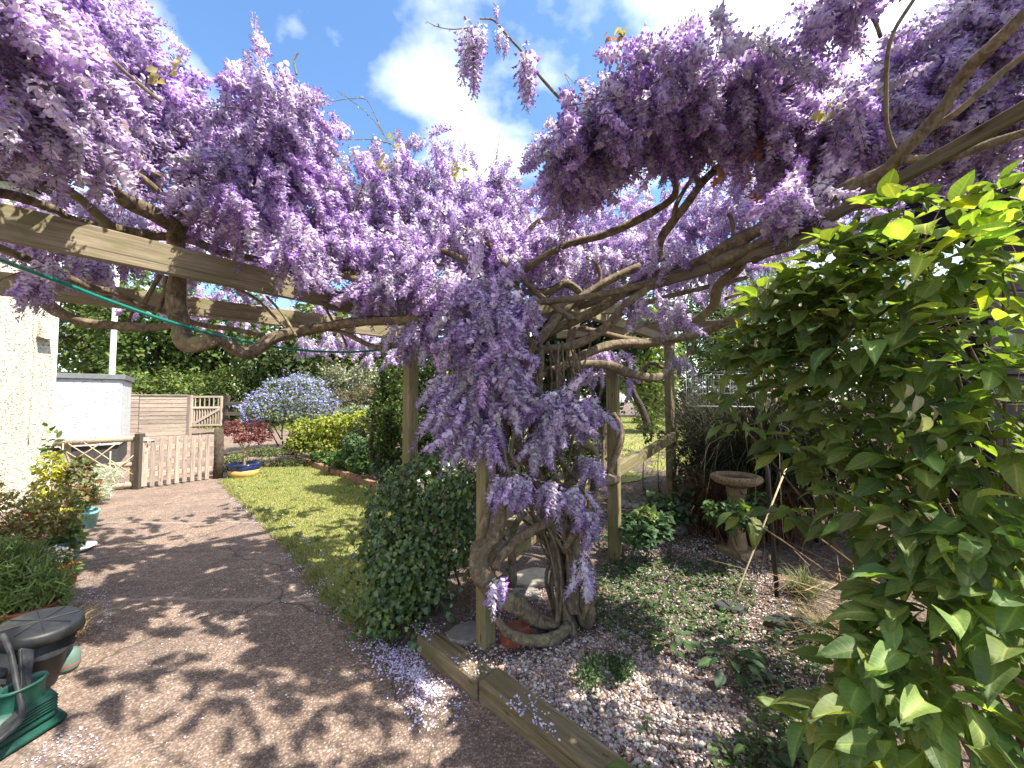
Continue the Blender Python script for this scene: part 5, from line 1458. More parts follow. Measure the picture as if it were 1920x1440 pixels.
# ---------------------------------------------------------------- shrubs round the lawn
cean = bush('blue_flowering_shrub', 'large rounded shrub covered in blue flowers beyond the lawn', 'shrub',
            [PB(550, 745, 10.6, 62, 36, .55), PB(500, 768, 10.3, 38, 30, .5), PB(590, 775, 10.4, 44, 30, .5), PB(545, 775, 10.2, 60, 30, .5), PB(560, 722, 10.8, 26, 18, .4), PB(480, 785, 10.2, 20, 20, .3)],
            5200, T_QUAD, .075, [(.10, .14, .05), (.13, .17, .06), (.16, .18, .09)])
foliage('blossom', [PB(550, 742, 10.55, 64, 38, .58), PB(497, 766, 10.25, 40, 31, .52), PB(592, 770, 10.35, 46, 30, .52), PB(560, 720, 10.8, 27, 19, .42), PB(478, 782, 10.15, 21, 22, .32)],
        6200, T_QUAD, .055, [(.26, .27, .58), (.33, .34, .64), (.42, .43, .68), (.30, .30, .54)], M['leaf_far'], cean, shell=.82, up=.3, jit=.15)
bush('golden_shrub', 'low spreading yellow green shrub at the lawn corner', 'shrub',
     [PB(590, 808, 9.4, 46, 24, .4), PB(640, 800, 9.2, 44, 24, .4), PB(565, 830, 9.2, 24, 18, .3), PB(680, 790, 9.0, 30, 18, .3), PB(610, 838, 9.0, 34, 16, .3)],
     5200, T_QUAD, .09, [(.22, .26, .035), (.28, .31, .05), (.16, .21, .03), (.33, .33, .06)], stem_r=.025)
bush('bronze_shrub', 'dark bronze green rounded shrub right of the golden one', 'shrub', [PB(695, 812, 8.2, 32, 40, .4), PB(715, 790, 8.0, 22, 36, .35), PB(670, 830, 8.3, 20, 26, .3)], 4200, T_QUAD, .055, [(.055, .06, .028), (.085, .075, .04), (.06, .085, .03)])
bush('white_flowering_shrub', 'grey green shrub with white blossom high behind the blue one', 'shrub', [PB(655, 725, 13.0, 46, 34, .7), PB(690, 715, 12.5, 34, 40, .7), PB(625, 715, 13.2, 24, 30, .5)], 5500, T_QUAD, .10, [(.10, .12, .06), (.15, .17, .09), (.20, .19, .12), (.42, .42, .36)])
bush('pink_tinged_shrub', 'grey shrub with reddish shoots behind the golden shrub', 'shrub', [PB(660, 752, 11.5, 42, 22, .5), PB(700, 750, 11.2, 24, 26, .5)], 3800, T_QUAD, .08, [(.09, .10, .05), (.13, .13, .07), (.17, .12, .08), (.10, .08, .05)])
bush('silver_shrub', 'pale silvery low shrub above the golden shrub', 'shrub', [PB(680, 772, 10.2, 42, 12, .35), PB(720, 765, 10.0, 22, 14, .3)], 2600, T_QUAD, .08, [(.22, .26, .17), (.28, .31, .20), (.17, .22, .12)])
bush('leafy_perennials', 'clump of fresh green perennials behind the bricks', 'plant', [PB(650, 862, 7.9, 40, 18, .3), PB(690, 866, 7.2, 34, 20, .3), PB(610, 858, 8.6, 30, 12, .25)], 3600, T_LEAF, .075, [(.08, .14, .035), (.11, .17, .05), (.06, .11, .03)], stem_r=.01)
bush('tall_perennials', 'taller blue green perennials beside the bronze shrub', 'plant', [PB(700, 838, 7.2, 34, 20, .25), PB(665, 830, 7.8, 20, 16, .25)], 2600, T_LEAF, .06, [(.06, .115, .045), (.085, .14, .055)], stem_r=.01)
bush('hellebore', 'low dark leaved plants between the bricks and ivy', 'plant', [PB(730, 870, 6.2, 30, 24, .3), PB(745, 900, 5.6, 24, 26, .25)], 1700, T_LEAF, .10, [(.05, .09, .04), (.075, .12, .05), (.10, .14, .07)], stem_r=.01)
bush('border_edge_plants', 'dark low plants along the shaded back of the lawn', 'plant', [(tuple(G(x, 872 - (x - 480) * .02, .12)), (.22, .16, .14)) for x in (478, 500, 522, 545, 566)], 1900, T_QUAD, .05, [(.05, .06, .025), (.07, .065, .035), (.05, .08, .025)], stem_r=.008)
bush('small_bush', 'small rounded green bush against the gate post', 'shrub', [PB(430, 872, 8.2, 16, 16, .2), PB(448, 860, 8.6, 14, 12, .2), PB(500, 848, 9.0, 40, 9, .25)], 2200, T_QUAD, .05, [(.12, .15, .05), (.16, .19, .07)], stem_r=.01)
CON = [(.045, .075, .022), (.075, .11, .03), (.11, .145, .04)]
bush('columnar_conifer', 'green columnar conifer left of the pergola corner post', 'conifer', [PB(735, 700, 6.3, 22, 60, .3), PB(730, 770, 6.3, 30, 66, .35), PB(738, 840, 6.2, 30, 60, .35)], 8000, T_QUAD, .06, CON, stem_r=.06, up=.2, down=-.3)
bush('columnar_conifer', 'dark conifer directly behind the pergola corner post', 'conifer', [PB(806, 700, 5.6, 28, 70, .3), PB(806, 790, 5.6, 34, 80, .35), PB(815, 860, 5.5, 34, 50, .3)], 8000, T_QUAD, .055, [(.03, .055, .018), (.045, .075, .024), (.075, .105, .03)], stem_r=.06, up=.2, down=-.3)
bush('golden_conifer', 'bright yellow green shrub right of the corner post', 'shrub', [PB(835, 690, 7.2, 34, 40, .4), PB(850, 720, 7.0, 26, 36, .35)], 3200, T_QUAD, .085, [(.22, .28, .05), (.28, .32, .07), (.16, .22, .04)], stem_r=.04)
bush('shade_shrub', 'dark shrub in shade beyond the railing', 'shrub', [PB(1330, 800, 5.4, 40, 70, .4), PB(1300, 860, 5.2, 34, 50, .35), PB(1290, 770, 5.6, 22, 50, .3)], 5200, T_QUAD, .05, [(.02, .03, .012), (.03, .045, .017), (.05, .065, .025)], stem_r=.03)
bush('young_shrub', 'thin young shrub showing above the wooden rail', 'shrub', [PB(1215, 815, 5.2, 8, 16, .08), PB(1240, 815, 5.2, 9, 8, .08)], 130, T_LEAF, .05, [(.05, .075, .025), (.08, .10, .04)], mat='leaf', stem_r=.008)
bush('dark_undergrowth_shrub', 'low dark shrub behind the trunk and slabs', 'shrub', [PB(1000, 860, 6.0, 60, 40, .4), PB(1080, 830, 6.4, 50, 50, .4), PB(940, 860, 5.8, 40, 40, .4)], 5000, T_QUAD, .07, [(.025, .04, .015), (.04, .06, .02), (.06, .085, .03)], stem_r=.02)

# ---------------------------------------------------------------- tall dark ornamental grass, sedges and straw
def tuft(name, label, cat, base, n, h, wid, cols, lean=.5, mat='grass', spread=.1, T=T_ARCH, part='blades', parent=None):
    r = thing(name, label, cat, base) if parent is None else parent
    b = np.array(base)
    p = b + np.column_stack([rng.normal(0, spread, n), rng.normal(0, spread, n), np.zeros(n)])
    dirv = rand_dirs(n); dirv[:, 2] = 0; dirv /= np.linalg.norm(dirv, axis=1, keepdims=True) + 1e-9
    ax = np.column_stack([dirv[:, 0] * lean * rng.random(n), dirv[:, 1] * lean * rng.random(n), np.ones(n)])
    R = frames(ax, dirv)
    hh = h * rng.uniform(.55, 1.15, n)
    S = np.column_stack([np.full(n, wid) * rng.uniform(.6, 1.3, n), hh, hh * rng.uniform(.3, 1.1, n)])
    obj(part, cloud(part, p, R, S, *T, palette(n, cols, .25)), M[mat], r, kind='stuff')
    return r
g0 = P(1375, 900, 4.0)
tuft('ornamental_grass', 'huge drooping clump of dark ornamental grass behind the bird bath', 'ornamental grass', (g0.x + .5, 4.5, Hz(g0.x, 4.5)), 2600, 2.1, .009, [(.035, .04, .02), (.05, .05, .026), (.025, .03, .014), (.07, .06, .035)], .7, 'dry', .16)
st = thing('straw_clump', 'reddish brown clump of dead straw behind the bird bath bowl', 'dry grass', (P(1385, 880, 3.8).x, 3.85, .3))
tuft('', '', '', (P(1390, 880, 3.8).x, 3.85, Hz(2.2, 3.85)), 1300, .75, .008, [(.10, .045, .022), (.14, .07, .035), (.07, .035, .018)], .45, 'dry', .22, part='stalks', parent=st)
s1 = G(1505, 1105, .25)
tuft('sedge', 'arching green sedge tuft beside the dark pole', 'grass', (s1.x, s1.y, Hz(s1.x, s1.y)), 260, .24, .005, [(.13, .15, .05), (.18, .19, .07), (.09, .12, .04)], .9, 'grass', .03)
s2 = G(1560, 1185, .25)
tuft('sedge', 'straw coloured sedge tuft under the leafy shrub', 'grass', (s2.x, s2.y, Hz(s2.x, s2.y)), 240, .24, .005, [(.17, .14, .06), (.22, .18, .09), (.14, .13, .05)], 1.0, 'dry', .04)
dg = thing('dry_stalks', 'tangle of dead straw stalks lying beneath the leafy shrub', 'dry grass', (1.75, 2.0, .25))
n_ = 620
p_ = np.column_stack([rng.normal(1.86, .30, n_), rng.normal(2.1, .28, n_), np.zeros(n_)]); p_[:, 2] = H(p_[:, 0], p_[:, 1]) + rng.random(n_) ** 2 * .34
ax_ = np.column_stack([rng.normal(0, 1, n_), rng.normal(0, 1, n_), rng.normal(0, .22, n_)])
obj('stalks', cloud('stalks', p_, frames(ax_, rand_dirs(n_)), np.column_stack([np.full(n_, .004), rng.uniform(.10, .32, n_), np.full(n_, .1)]), *T_BLADE, palette(n_, [(.22, .15, .08), (.30, .21, .12), (.14, .09, .05), (.36, .28, .18)], .2)), M['dry'], dg, kind='stuff')
wp = P(1440, 520, 5.6)
ws = thing('wispy_shrub', 'pale wispy willow-like shrub between the limbs and shed', 'shrub', (wp.x, 5.6, Hz(wp.x, 5.6)))
foliage('foliage', [((wp.x, 5.6, wp.z), (.55, .35, .5)), ((wp.x - .2, 5.5, wp.z - .5), (.5, .3, .45))], 2200, T_BLADE, .16, [(.22, .25, .16), (.30, .32, .22), (.16, .2, .1)], M['leaf'], ws, wid=.07, shell=.1)
obj('stems', stems_mesh((wp.x, 5.6, Hz(wp.x, 5.6)), [(wp.x + dx, 5.55, wp.z + dz) for dx, dz in ((-.4, .1), (.3, .2), (0, .4), (.4, -.3), (-.3, -.4))], .03), M['cane'], ws)

# ---------------------------------------------------------------- ivy bush
iv = thing('ivy_bush', 'dense glossy ivy bush spilling onto the driveway edge', 'ivy', (-.75, 2.9, .05))
IVB = [PB(800, 905, 3.15, 80, 48, .3), PB(740, 960, 3.0, 52, 60, .28), PB(830, 980, 2.9, 60, 80, .28), PB(770, 1030, 2.8, 72, 80, .26), PB(730, 1090, 2.66, 42, 70, .2), PB(790, 1080, 2.7, 50, 70, .2), PB(730, 1150, 2.52, 36, 40, .12), PB(850, 930, 2.95, 45, 60, .22), PB(700, 1010, 2.95, 22, 40, .18), PB(880, 905, 2.8, 26, 40, .15), PB(705, 1130, 2.62, 22, 40, .1), PB(860, 1000, 2.75, 30, 50, .12), PB(815, 862, 3.2, 40, 20, .15)]
IVC = [(.042, .08, .022), (.06, .11, .03), (.085, .145, .038), (.13, .19, .05)]
def leaf_set(mat, Ts, cols, name='leaf'):
    ms = []
    for T, TF in Ts:
        for c in cols:
            cc = np.repeat([c], len(T), 0)
            if len(T) == 35:                                     # paler midrib on the big leaves
                cc[2::5] = np.array(c) * np.array([1.6, 1.45, 1.5])
            me = np_mesh(name, T, TF, cc, True); leaf_space(me, T); me.materials.append(mat); ms.append(me)
    return ms
def leaf_parts(root, p, ax, nr, s, meshes, mi, n_own, name='leaf', massname='foliage', mat=None, Ts=None, cols=None, wid=1.0):
    """the leaves that show largest are objects of their own, the rest one mass"""
    n = len(p); sc = np.full(n, -1.0)
    for i in range(n):
        q = project(p[i])
        if q is not None and -20 < q[0] < 1940 and -20 < q[1] < 1460: sc[i] = s[i] / max(.3, p[i][1])
    order = np.argsort(-sc); own = order[:n_own]; rest = order[n_own:]
    R = frames(ax, nr)
    for i in own:
        w = Matrix.Translation(Vector(p[i])) @ Matrix(R[i].tolist()).to_4x4() @ Matrix.Diagonal((s[i] * wid, s[i], s[i], 1))
        obj(name, meshes[mi[i]], None, root, w)
    if len(rest):
        T, TF = Ts[0]
        obj(massname, cloud(massname, p[rest], R[rest], np.column_stack([s[rest] * wid, s[rest], s[rest]]), T, TF, palette(len(rest), cols, .2), True, leafspace=True), mat, root, kind='stuff')
n_ = 9500
p_, v_, wh = sample_blobs(IVB, n_, .60)
p_[:, 2] = np.maximum(p_[:, 2], .03)
ax_ = v_ * .35 + rand_dirs(n_) * .5 + np.array([0, 0, -.75])
for _ in range(150):                                           # trailing ivy shoots
    i0 = rng.integers(n_); d0 = v_[i0] + rng.normal(0, .5, 3); d0[2] = -abs(d0[2]) * .5 + rng.normal(.1, .3); d0 /= np.linalg.norm(d0)
    sel = rng.choice(n_, 13, replace=False); tt = np.linspace(0, 1, 13)
    p_[sel] = p_[i0] + d0 * (tt * rng.uniform(.08, .34))[:, None] + rng.normal(0, .008, (13, 3)) - np.array([0, 0, 1]) * (tt ** 2 * .06)[:, None]
nr_ = v_ * .8 + np.array([.1, -.2, .6]) + rand_dirs(n_) * .75
sz = rng.uniform(.018, .044, n_)
spr = rng.random(n_) < .16
p_[spr] += v_[spr] * rng.uniform(.02, .12, (spr.sum(), 1)) + np.array([0, 0, -.03])
p_[:, 2] = np.maximum(p_[:, 2], .03)
leaf_parts(iv, p_, ax_, nr_, sz, leaf_set(M['leaf_ivy'], [T_IVY], IVC), rng.integers(0, len(IVC), n_), 300, Ts=[T_IVY], cols=IVC, mat=M['leaf_ivy'])
obj('stems', stems_mesh((-.62, 2.75, .03), [b[0] for b in IVB], .012, spread=.15), M['trunk'], iv)
n_ = 160
q_ = np.array([P(rng.uniform(860, 905), rng.uniform(1060, 1150), rng.uniform(2.55, 2.8)) for _ in range(n_)])
obj('dead_twigs', cloud('dead_twigs', q_, frames(rand_dirs(n_), rand_dirs(n_)), np.column_stack([np.full(n_, .004), rng.uniform(.08, .2, n_), np.full(n_, .08)]), *T_BLADE, palette(n_, [(.16, .09, .05), (.22, .14, .08), (.10, .06, .035)], .2)), M['dry'], iv, kind='stuff')

# ---------------------------------------------------------------- big leaved shrub on the right
bs = thing('leafy_shrub', 'big broad-leaved green shrub filling the right side', 'shrub', (1.75, 1.25, .2))
SB = [PB(1420, 640, 1.6, 60, 40, .12), PB(1520, 590, 1.5, 70, 60, .15), PB(1480, 700, 1.5, 80, 46, .15), PB(1560, 500, 1.45, 60, 50, .12), PB(1395, 965, 1.7, 22, 12, .05), PB(1590, 500, 1.35, 80, 70, .18), PB(1740, 500, 1.2, 90, 80, .2), PB(1880, 470, 1.08, 60, 90, .2), PB(1500, 610, 1.5, 80, 70, .18), PB(1400, 650, 1.6, 55, 36, .12), PB(1630, 640, 1.3, 120, 80, .22), PB(1790, 660, 1.12, 120, 90, .22),
      PB(1580, 760, 1.35, 100, 80, .2), PB(1720, 830, 1.18, 120, 90, .22), PB(1870, 820, 1.02, 90, 110, .2), PB(1500, 840, 1.45, 50, 30, .12), PB(1395, 800, 1.55, 34, 20, .08), PB(1600, 900, 1.3, 70, 50, .16), PB(1740, 980, 1.08, 110, 80, .2),
      PB(1660, 1010, 1.15, 54, 50, .15), PB(1860, 1060, .95, 90, 110, .18), PB(1750, 1140, .98, 100, 70, .16), PB(1860, 1250, .88, 90, 110, .16), PB(1690, 1260, .95, 90, 80, .15), PB(1630, 1240, 1.0, 40, 40, .1), PB(1760, 1370, .86, 120, 80, .15), PB(1620, 1380, .95, 80, 70, .12),
      PB(1470, 960, 1.5, 26, 16, .06), PB(1540, 560, 1.4, 60, 60, .15), PB(1680, 390, 1.3, 60, 30, .1), PB(1440, 560, 1.55, 40, 30, .1), PB(1360, 690, 1.65, 26, 18, .08), PB(1365, 745, 1.6, 22, 14, .06), PB(1850, 380, 1.2, 50, 30, .12),
      ((1.9, 1.0, 1.15), (.4, .40, .4)), ((1.7, .6, .9), (.4, .3, .4)), ((1.95, .85, 1.5), (.4, .35, .33))]  # masses beyond the right edge, added to shade the lower leaves
n_ = 3600
p_, v_, wh = sample_blobs(SB, n_, .30)
ax_ = np.column_stack([v_[:, 0] * .6 - .25, v_[:, 1] * .6 - .25, v_[:, 2] * .25 - .14]) + rand_dirs(n_) * .42
nr_ = v_ * .35 + np.array([.05, -.15, 1.0]) + rand_dirs(n_) * .38
sz = .040 + .092 * rng.beta(1.8, 1.5, n_)
COLS = [(.13, .21, .056), (.165, .25, .072), (.10, .17, .06), (.21, .29, .085), (.31, .39, .07)]
mi = np.array([rng.integers(0, 6) * 5 + (rng.choice(5, p=[.2, .2, .1, .2, .3]) if p_[i][2] > 1.75 else rng.choice(5, p=[.3, .3, .22, .15, .03])) for i in range(n_)])
leaf_parts(bs, p_, ax_, nr_, sz, leaf_set(M['leaf_big'], T_BIG, COLS), mi, 300, wid=.92, Ts=[T_BIG[0]], cols=COLS[:4], mat=M['leaf_big'])
base = Vector((1.75, 1.25, Hz(1.75, 1.25)))
for b in SB:
    e = Vector(b[0]); s = base + Vector((random.gauss(0, .12), random.gauss(0, .12), 0))
    if e.z < .45: s = Vector((e.x + .2, e.y + .1, s.z))
    obj('stem', tubes_mesh('stem', [(catmull([s, (s + e) / 2 + Vector((.05, .05, .12)), e], 5), np.linspace(.009, .0025, 11))], 6, .05), M['twig'], bs)
# pale shrivelled leaves
wm = leaf_set(M['leaf'], [T_BIG[5], T_BIG[2]], [(.36, .35, .26), (.27, .29, .18)])
for (px, py) in ((1700, 720), (1718, 740), (1705, 770), (1728, 775), (1745, 760), (1757, 820), (1690, 750)):
    e = P(px, py, 1.0 + random.uniform(-.03, .05))
    R = frames(np.array([[random.gauss(0, .25), random.gauss(0, .25), -1]]), np.array([[random.gauss(-.4, .3), -1, .2]]))[0]
    s = random.uniform(.04, .065)
    obj('withered_leaf', random.choice(wm), None, bs, Matrix.Translation(e) @ Matrix(R.tolist()).to_4x4() @ Matrix.Diagonal((s * .8, s, s * 1.6, 1)), label='pale shrivelled leaf')
n_ = 260
q_ = np.array([P(rng.uniform(1600, 1920), rng.uniform(430, 1100), rng.uniform(1.2, 1.6)) for _ in range(n_)])
obj('dead_twigs', cloud('dead_twigs', q_, frames(rand_dirs(n_) + np.array([0, 0, .3]), rand_dirs(n_)), np.column_stack([np.full(n_, .004), rng.uniform(.1, .3, n_), np.full(n_, .1)]), *T_BLADE, palette(n_, [(.22, .15, .09), (.30, .22, .14), (.14, .09, .05)], .2)), M['dry'], bs, kind='stuff')

# ---------------------------------------------------------------- low plants in the bed
def weed(name, label, cat, px, py, z, h, n, size, T, cols, spread, mat='leaf', group=None):
    """small plant whose leaves are objects of their own"""
    b = G(px, py, z); b.z = Hz(b.x, b.y)
    r = thing(name, label, cat, b, group)
    ms = leaf_set(M[mat], [T], cols)
    lst = []
    for k in range(n):
        a = k * 2.4 + random.uniform(-.3, .3); rr = spread * math.sqrt((k + .5) / n); zz = h * (1 - .55 * (k / n)) * random.uniform(.75, 1.1)
        e = b + Vector((rr * math.cos(a), rr * math.sin(a), zz))
        lst.append((catmull([b + Vector((random.gauss(0, .01), random.gauss(0, .01), 0)), (b + e) / 2 + Vector((0, 0, .02)), e], 3), np.linspace(.0022, .0012, 7)))
        R = frames(np.array([[math.cos(a), math.sin(a), -.25 + random.gauss(0, .2)]]), np.array([[random.gauss(0, .2), random.gauss(-.1, .2), 1]]))[0]
        s = size * random.uniform(.7, 1.2)
        obj('leaf', random.choice(ms), None, r, Matrix.Translation(e) @ Matrix(R.tolist()).to_4x4() @ Matrix.Diagonal((s, s, s, 1)))
    obj('stems', tubes_mesh('stems', lst, 4, col=(.10, .13, .05)), M['leaf'], r)
    return r
WC = [(.05, .095, .035), (.065, .12, .04), (.04, .08, .034)]
weed('broad_leaved_weed', 'broad-leaved weed in the middle of the gravel, left of its pair', 'weed', 1262, 1200, .2, .13, 16, .075, T_BIG[1], WC, .10)
weed('broad_leaved_weed', 'larger broad-leaved weed in the gravel below the dark slate', 'weed', 1375, 1240, .2, .13, 22, .085, T_BIG[1], WC, .13)
weed('broad_leaved_weed', 'grey green weed with round leaves beside the black pole foot', 'weed', 1490, 1170, .24, .13, 14, .065, T_IVY, [(.045, .08, .045), (.06, .10, .055)], .14)
weed('young_seedling', 'single small seedling on the gravel below the green clump', 'seedling', 1213, 1352, .16, .05, 5, .03, T_BIG[1], [(.10, .16, .05)], .02)
weed('nettle_patch', 'soft green leafy weed beside the sunlit post foot', 'weed', 1150, 1030, .2, .16, 18, .06, T_IVY, [(.07, .12, .05), (.10, .15, .06)], .13)
weed('nettle_patch', 'soft green weed on the gravel between trunk and birdbath', 'weed', 1175, 1070, .2, .08, 12, .055, T_IVY, [(.06, .11, .045), (.08, .13, .05)], .11)
weed('nettle_patch', 'low leafy weed in front of the bird bath foot', 'weed', 1355, 1055, .25, .08, 14, .05, T_IVY, [(.05, .09, .035), (.065, .11, .04)], .12)
weed('front_plant', 'fresh pointed green leaves at the bottom edge beside sleeper', 'plant', 1195, 1465, .14, .10, 6, .085, T_BIG[0], [(.14, .20, .06), (.11, .17, .05)], .05)
weed('front_plant', 'pale green leaf tips poking over the sleeper end', 'plant', 1070, 1480, .14, .10, 5, .07, T_BIG[0], [(.17, .22, .07), (.13, .19, .06)], .05)
weed('reddish_leaf_plant', 'reddish orange young leaves on the gravel beside the sleeper', 'plant', 1128, 1410, .14, .05, 5, .045, T_BIG[1], [(.30, .08, .04), (.28, .16, .06), (.20, .17, .06)], .03)
weed('corner_weed', 'yellow green drooping weed at the lower right', 'weed', 1500, 1400, .18, .22, 16, .07, T_BIG[2], [(.12, .15, .035), (.08, .12, .03), (.06, .10, .03)], .13)
weed('corner_weed', 'dark green weed just left of the drooping yellow one', 'weed', 1420, 1420, .18, .12, 14, .06, T_BIG[1], [(.05, .085, .03), (.065, .105, .035)], .10)
weed('corner_weed', 'leafy weed under the lowest branches of the big shrub', 'weed', 1590, 1420, .18, .16, 16, .075, T_BIG[1], [(.05, .085, .03), (.065, .105, .035)], .12)
bush('geranium_clump', 'dark green mound of lobed geranium leaves at the bed back', 'plant', [PB(1245, 955, 3.7, 42, 26, .25), PB(1215, 985, 3.3, 46, 26, .22), PB(1290, 935, 3.9, 26, 18, .2), PB(1200, 1000, 3.1, 30, 22, .18)], 1500, T_IVY, .055, [(.04, .075, .038), (.055, .10, .045), (.07, .12, .05)], mat='leaf', stem_r=.006, down=0, up=1.2)
bush('geranium_clump', 'small green sprig coloured as sunlit at the front of geranium mound', 'plant', [PB(1212, 962, 3.2, 18, 12, .08)], 90, T_IVY, .05, [(.14, .20, .06), (.17, .23, .07)], mat='leaf', stem_r=.004, down=0, up=1.2)  # geranium leaves in lighter greens, the sun on them put into the colour
bush('bath_foot_plants', 'leafy green plants hiding the foot of the bird bath', 'plant', [PB(1350, 960, 3.1, 30, 20, .1), PB(1390, 965, 3.0, 34, 26, .1), PB(1425, 945, 3.1, 24, 24, .1)], 620, T_LEAF, .06, [(.07, .12, .04), (.09, .15, .05), (.055, .095, .035)], mat='leaf', stem_r=.004, up=1.0)
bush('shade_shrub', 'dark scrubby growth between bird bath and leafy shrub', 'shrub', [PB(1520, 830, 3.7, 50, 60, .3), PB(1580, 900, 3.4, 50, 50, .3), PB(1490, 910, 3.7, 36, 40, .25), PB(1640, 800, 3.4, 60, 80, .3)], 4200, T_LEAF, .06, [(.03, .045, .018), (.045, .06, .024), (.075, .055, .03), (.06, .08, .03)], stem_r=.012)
bush('feathery_clump', 'fresh green feathery clump on the gravel in front of trunk', 'plant', [PB(1130, 1258, 2.05, 44, 30, .1), PB(1100, 1275, 2.0, 22, 16, .08), PB(1165, 1248, 2.05, 22, 22, .08)], 1500, T_QUAD, .018, [(.055, .115, .03), (.075, .14, .04), (.045, .095, .028)], mat='leaf', stem_r=.003, up=1.0, down=-.2)
bush('feathery_clump', 'small green tuft right beside the front post foot', 'plant', [PB(1000, 1236, 2.25, 16, 12, .05), PB(1020, 1245, 2.2, 12, 8, .05)], 420, T_QUAD, .016, [(.06, .12, .03), (.08, .15, .04)], mat='leaf', stem_r=.003, up=1.0)
bush('feathery_clump', 'low green patch between sleeper and front post', 'plant', [PB(893, 1222, 2.35, 16, 12, .05)], 380, T_QUAD, .016, [(.06, .11, .03), (.09, .15, .04)], mat='leaf', stem_r=.003, up=1.0)
bush('fern_undergrowth', 'leafy undergrowth at the foot of the far post', 'plant', [PB(1300, 900, 4.4, 30, 30, .2), PB(1330, 930, 4.2, 24, 16, .2)], 420, T_LEAF, .07, [(.045, .075, .03), (.06, .09, .035)], mat='leaf', stem_r=.005)
def cover(name, poly, n, size, cols, zmax, T=T_IVY, mat='leaf'):
    p = poly_points(poly, n); z = H(p[:, 0], p[:, 1]) + .006 + rng.random(n) ** 2 * zmax
    nr = np.array([0, 0, 1.0]) + rand_dirs(n) * .4
    ax = rand_dirs(n) * np.array([1, 1, .2])
    return obj(name, cloud(name, np.column_stack([p, z]), frames(ax, nr), rng.uniform(.6, 1.3, n) * size, *T, palette(n, cols, .2)), M[mat], kind='stuff')
gp = lambda l, z=.2: [(G(x, y, z).x, G(x, y, z).y) for x, y in l]
cover('ground_cover', gp([(1120, 1060), (1180, 1040), (1330, 1060), (1420, 1090), (1400, 1190), (1280, 1180), (1190, 1210), (1110, 1150)]), 2600, .026, [(.06, .11, .035), (.08, .135, .042), (.10, .145, .055)], .05)
cover('ground_cover_leaves', gp([(1380, 1220), (1480, 1160), (1560, 1240), (1480, 1330), (1400, 1330)]), 420, .03, [(.05, .085, .03), (.07, .11, .04)], .05)
cover('corner_ground_cover', gp([(1330, 1400), (1440, 1330), (1600, 1330), (1640, 1500), (1330, 1500)]), 900, .026, [(.05, .09, .03), (.075, .12, .035), (.10, .13, .045)], .10)
cover('far_bed_cover', [(.2, 4.2), (1.3, 3.6), (2.6, 4.3), (2.4, 6.0), (1.2, 5.4), (.2, 5.2)], 1500, .035, [(.035, .06, .024), (.05, .08, .03)], .10)
tuft('corner_grass', 'pale grass blades in the lower right corner', 'grass', (.98, 1.22, Hz(.98, 1.22)), 150, .20, .005, [(.20, .22, .08), (.15, .18, .06), (.26, .25, .12)], .8, 'grass', .07)

# ---------------------------------------------------------------- gravel, litter and fallen petals
T_STONE_V = []; 
bm = bmesh.new(); bmesh.ops.create_icosphere(bm, subdivisions=1, radius=1.0)
for v in bm.verts: v.co *= random.uniform(.75, 1.2)
bm.verts.ensure_lookup_table()
T_STONE = (np.array([v.co[:] for v in bm.verts]), np.array([[v.index for v in f.verts] for f in bm.faces])); bm.free()
def pebbles(name, poly, n, smin, smax, cols):
    p = poly_points(poly, n); s = smin + (smax * 1.35 - smin) * rng.random(n) ** 1.9
    z = H(p[:, 0], p[:, 1]) + s * rng.uniform(-.2, .3, n) + rng.random(n) * .003
    S = np.column_stack([s, s * rng.uniform(.7, 1.2, n), s * rng.uniform(.45, .75, n)])
    R = frames(rand_dirs(n) * np.array([1, 1, .3]), np.array([0, 0, 1.0]) + rand_dirs(n) * .4)
    return obj(name, cloud(name, np.column_stack([p, z]), R, S, *T_STONE, palette(n, cols, .15), True), M['gravel'], kind='stuff')
GC = [(.36, .30, .255), (.48, .42, .37), (.28, .215, .17), (.17, .13, .11), (.32, .21, .15), (.22, .20, .20), (.55, .50, .46)]
pebbles('gravel', gp([(905, 1245), (1060, 1195), (1180, 1180), (1330, 1290), (1420, 1330), (1400, 1500), (1180, 1500), (1080, 1400), (985, 1310)], .15), 9500, .0045, .0115, GC)
pebbles('gravel_thin', gp([(860, 1160), (1010, 1130), (1110, 1180), (1190, 1020), (1400, 1010), (1560, 1260), (1420, 1340), (1250, 1260), (905, 1245)], .2), 5200, .005, .011, GC)
def petals(name, poly, n, size=(.007, .013), z0=None, cols=((.60, .55, .72), (.50, .44, .66), (.70, .66, .76), (.38, .31, .52), (.64, .57, .60)), lift=.006):
    p = poly_points(poly, n)
    z = (H(p[:, 0], p[:, 1]) if z0 is None else z0) + .008 + rng.random(n) * lift
    R = frames(rand_dirs(n) * np.array([1, 1, .15]), np.array([0, 0, 1.0]) + rand_dirs(n) * .45)
    s = rng.uniform(*size, n)
    return obj(name, cloud(name, np.column_stack([p, z]), R, np.column_stack([s * 1.2, s, s * 2]), *T_QUAD, palette(n, cols, .15)), M['petal_fallen'], kind='stuff')
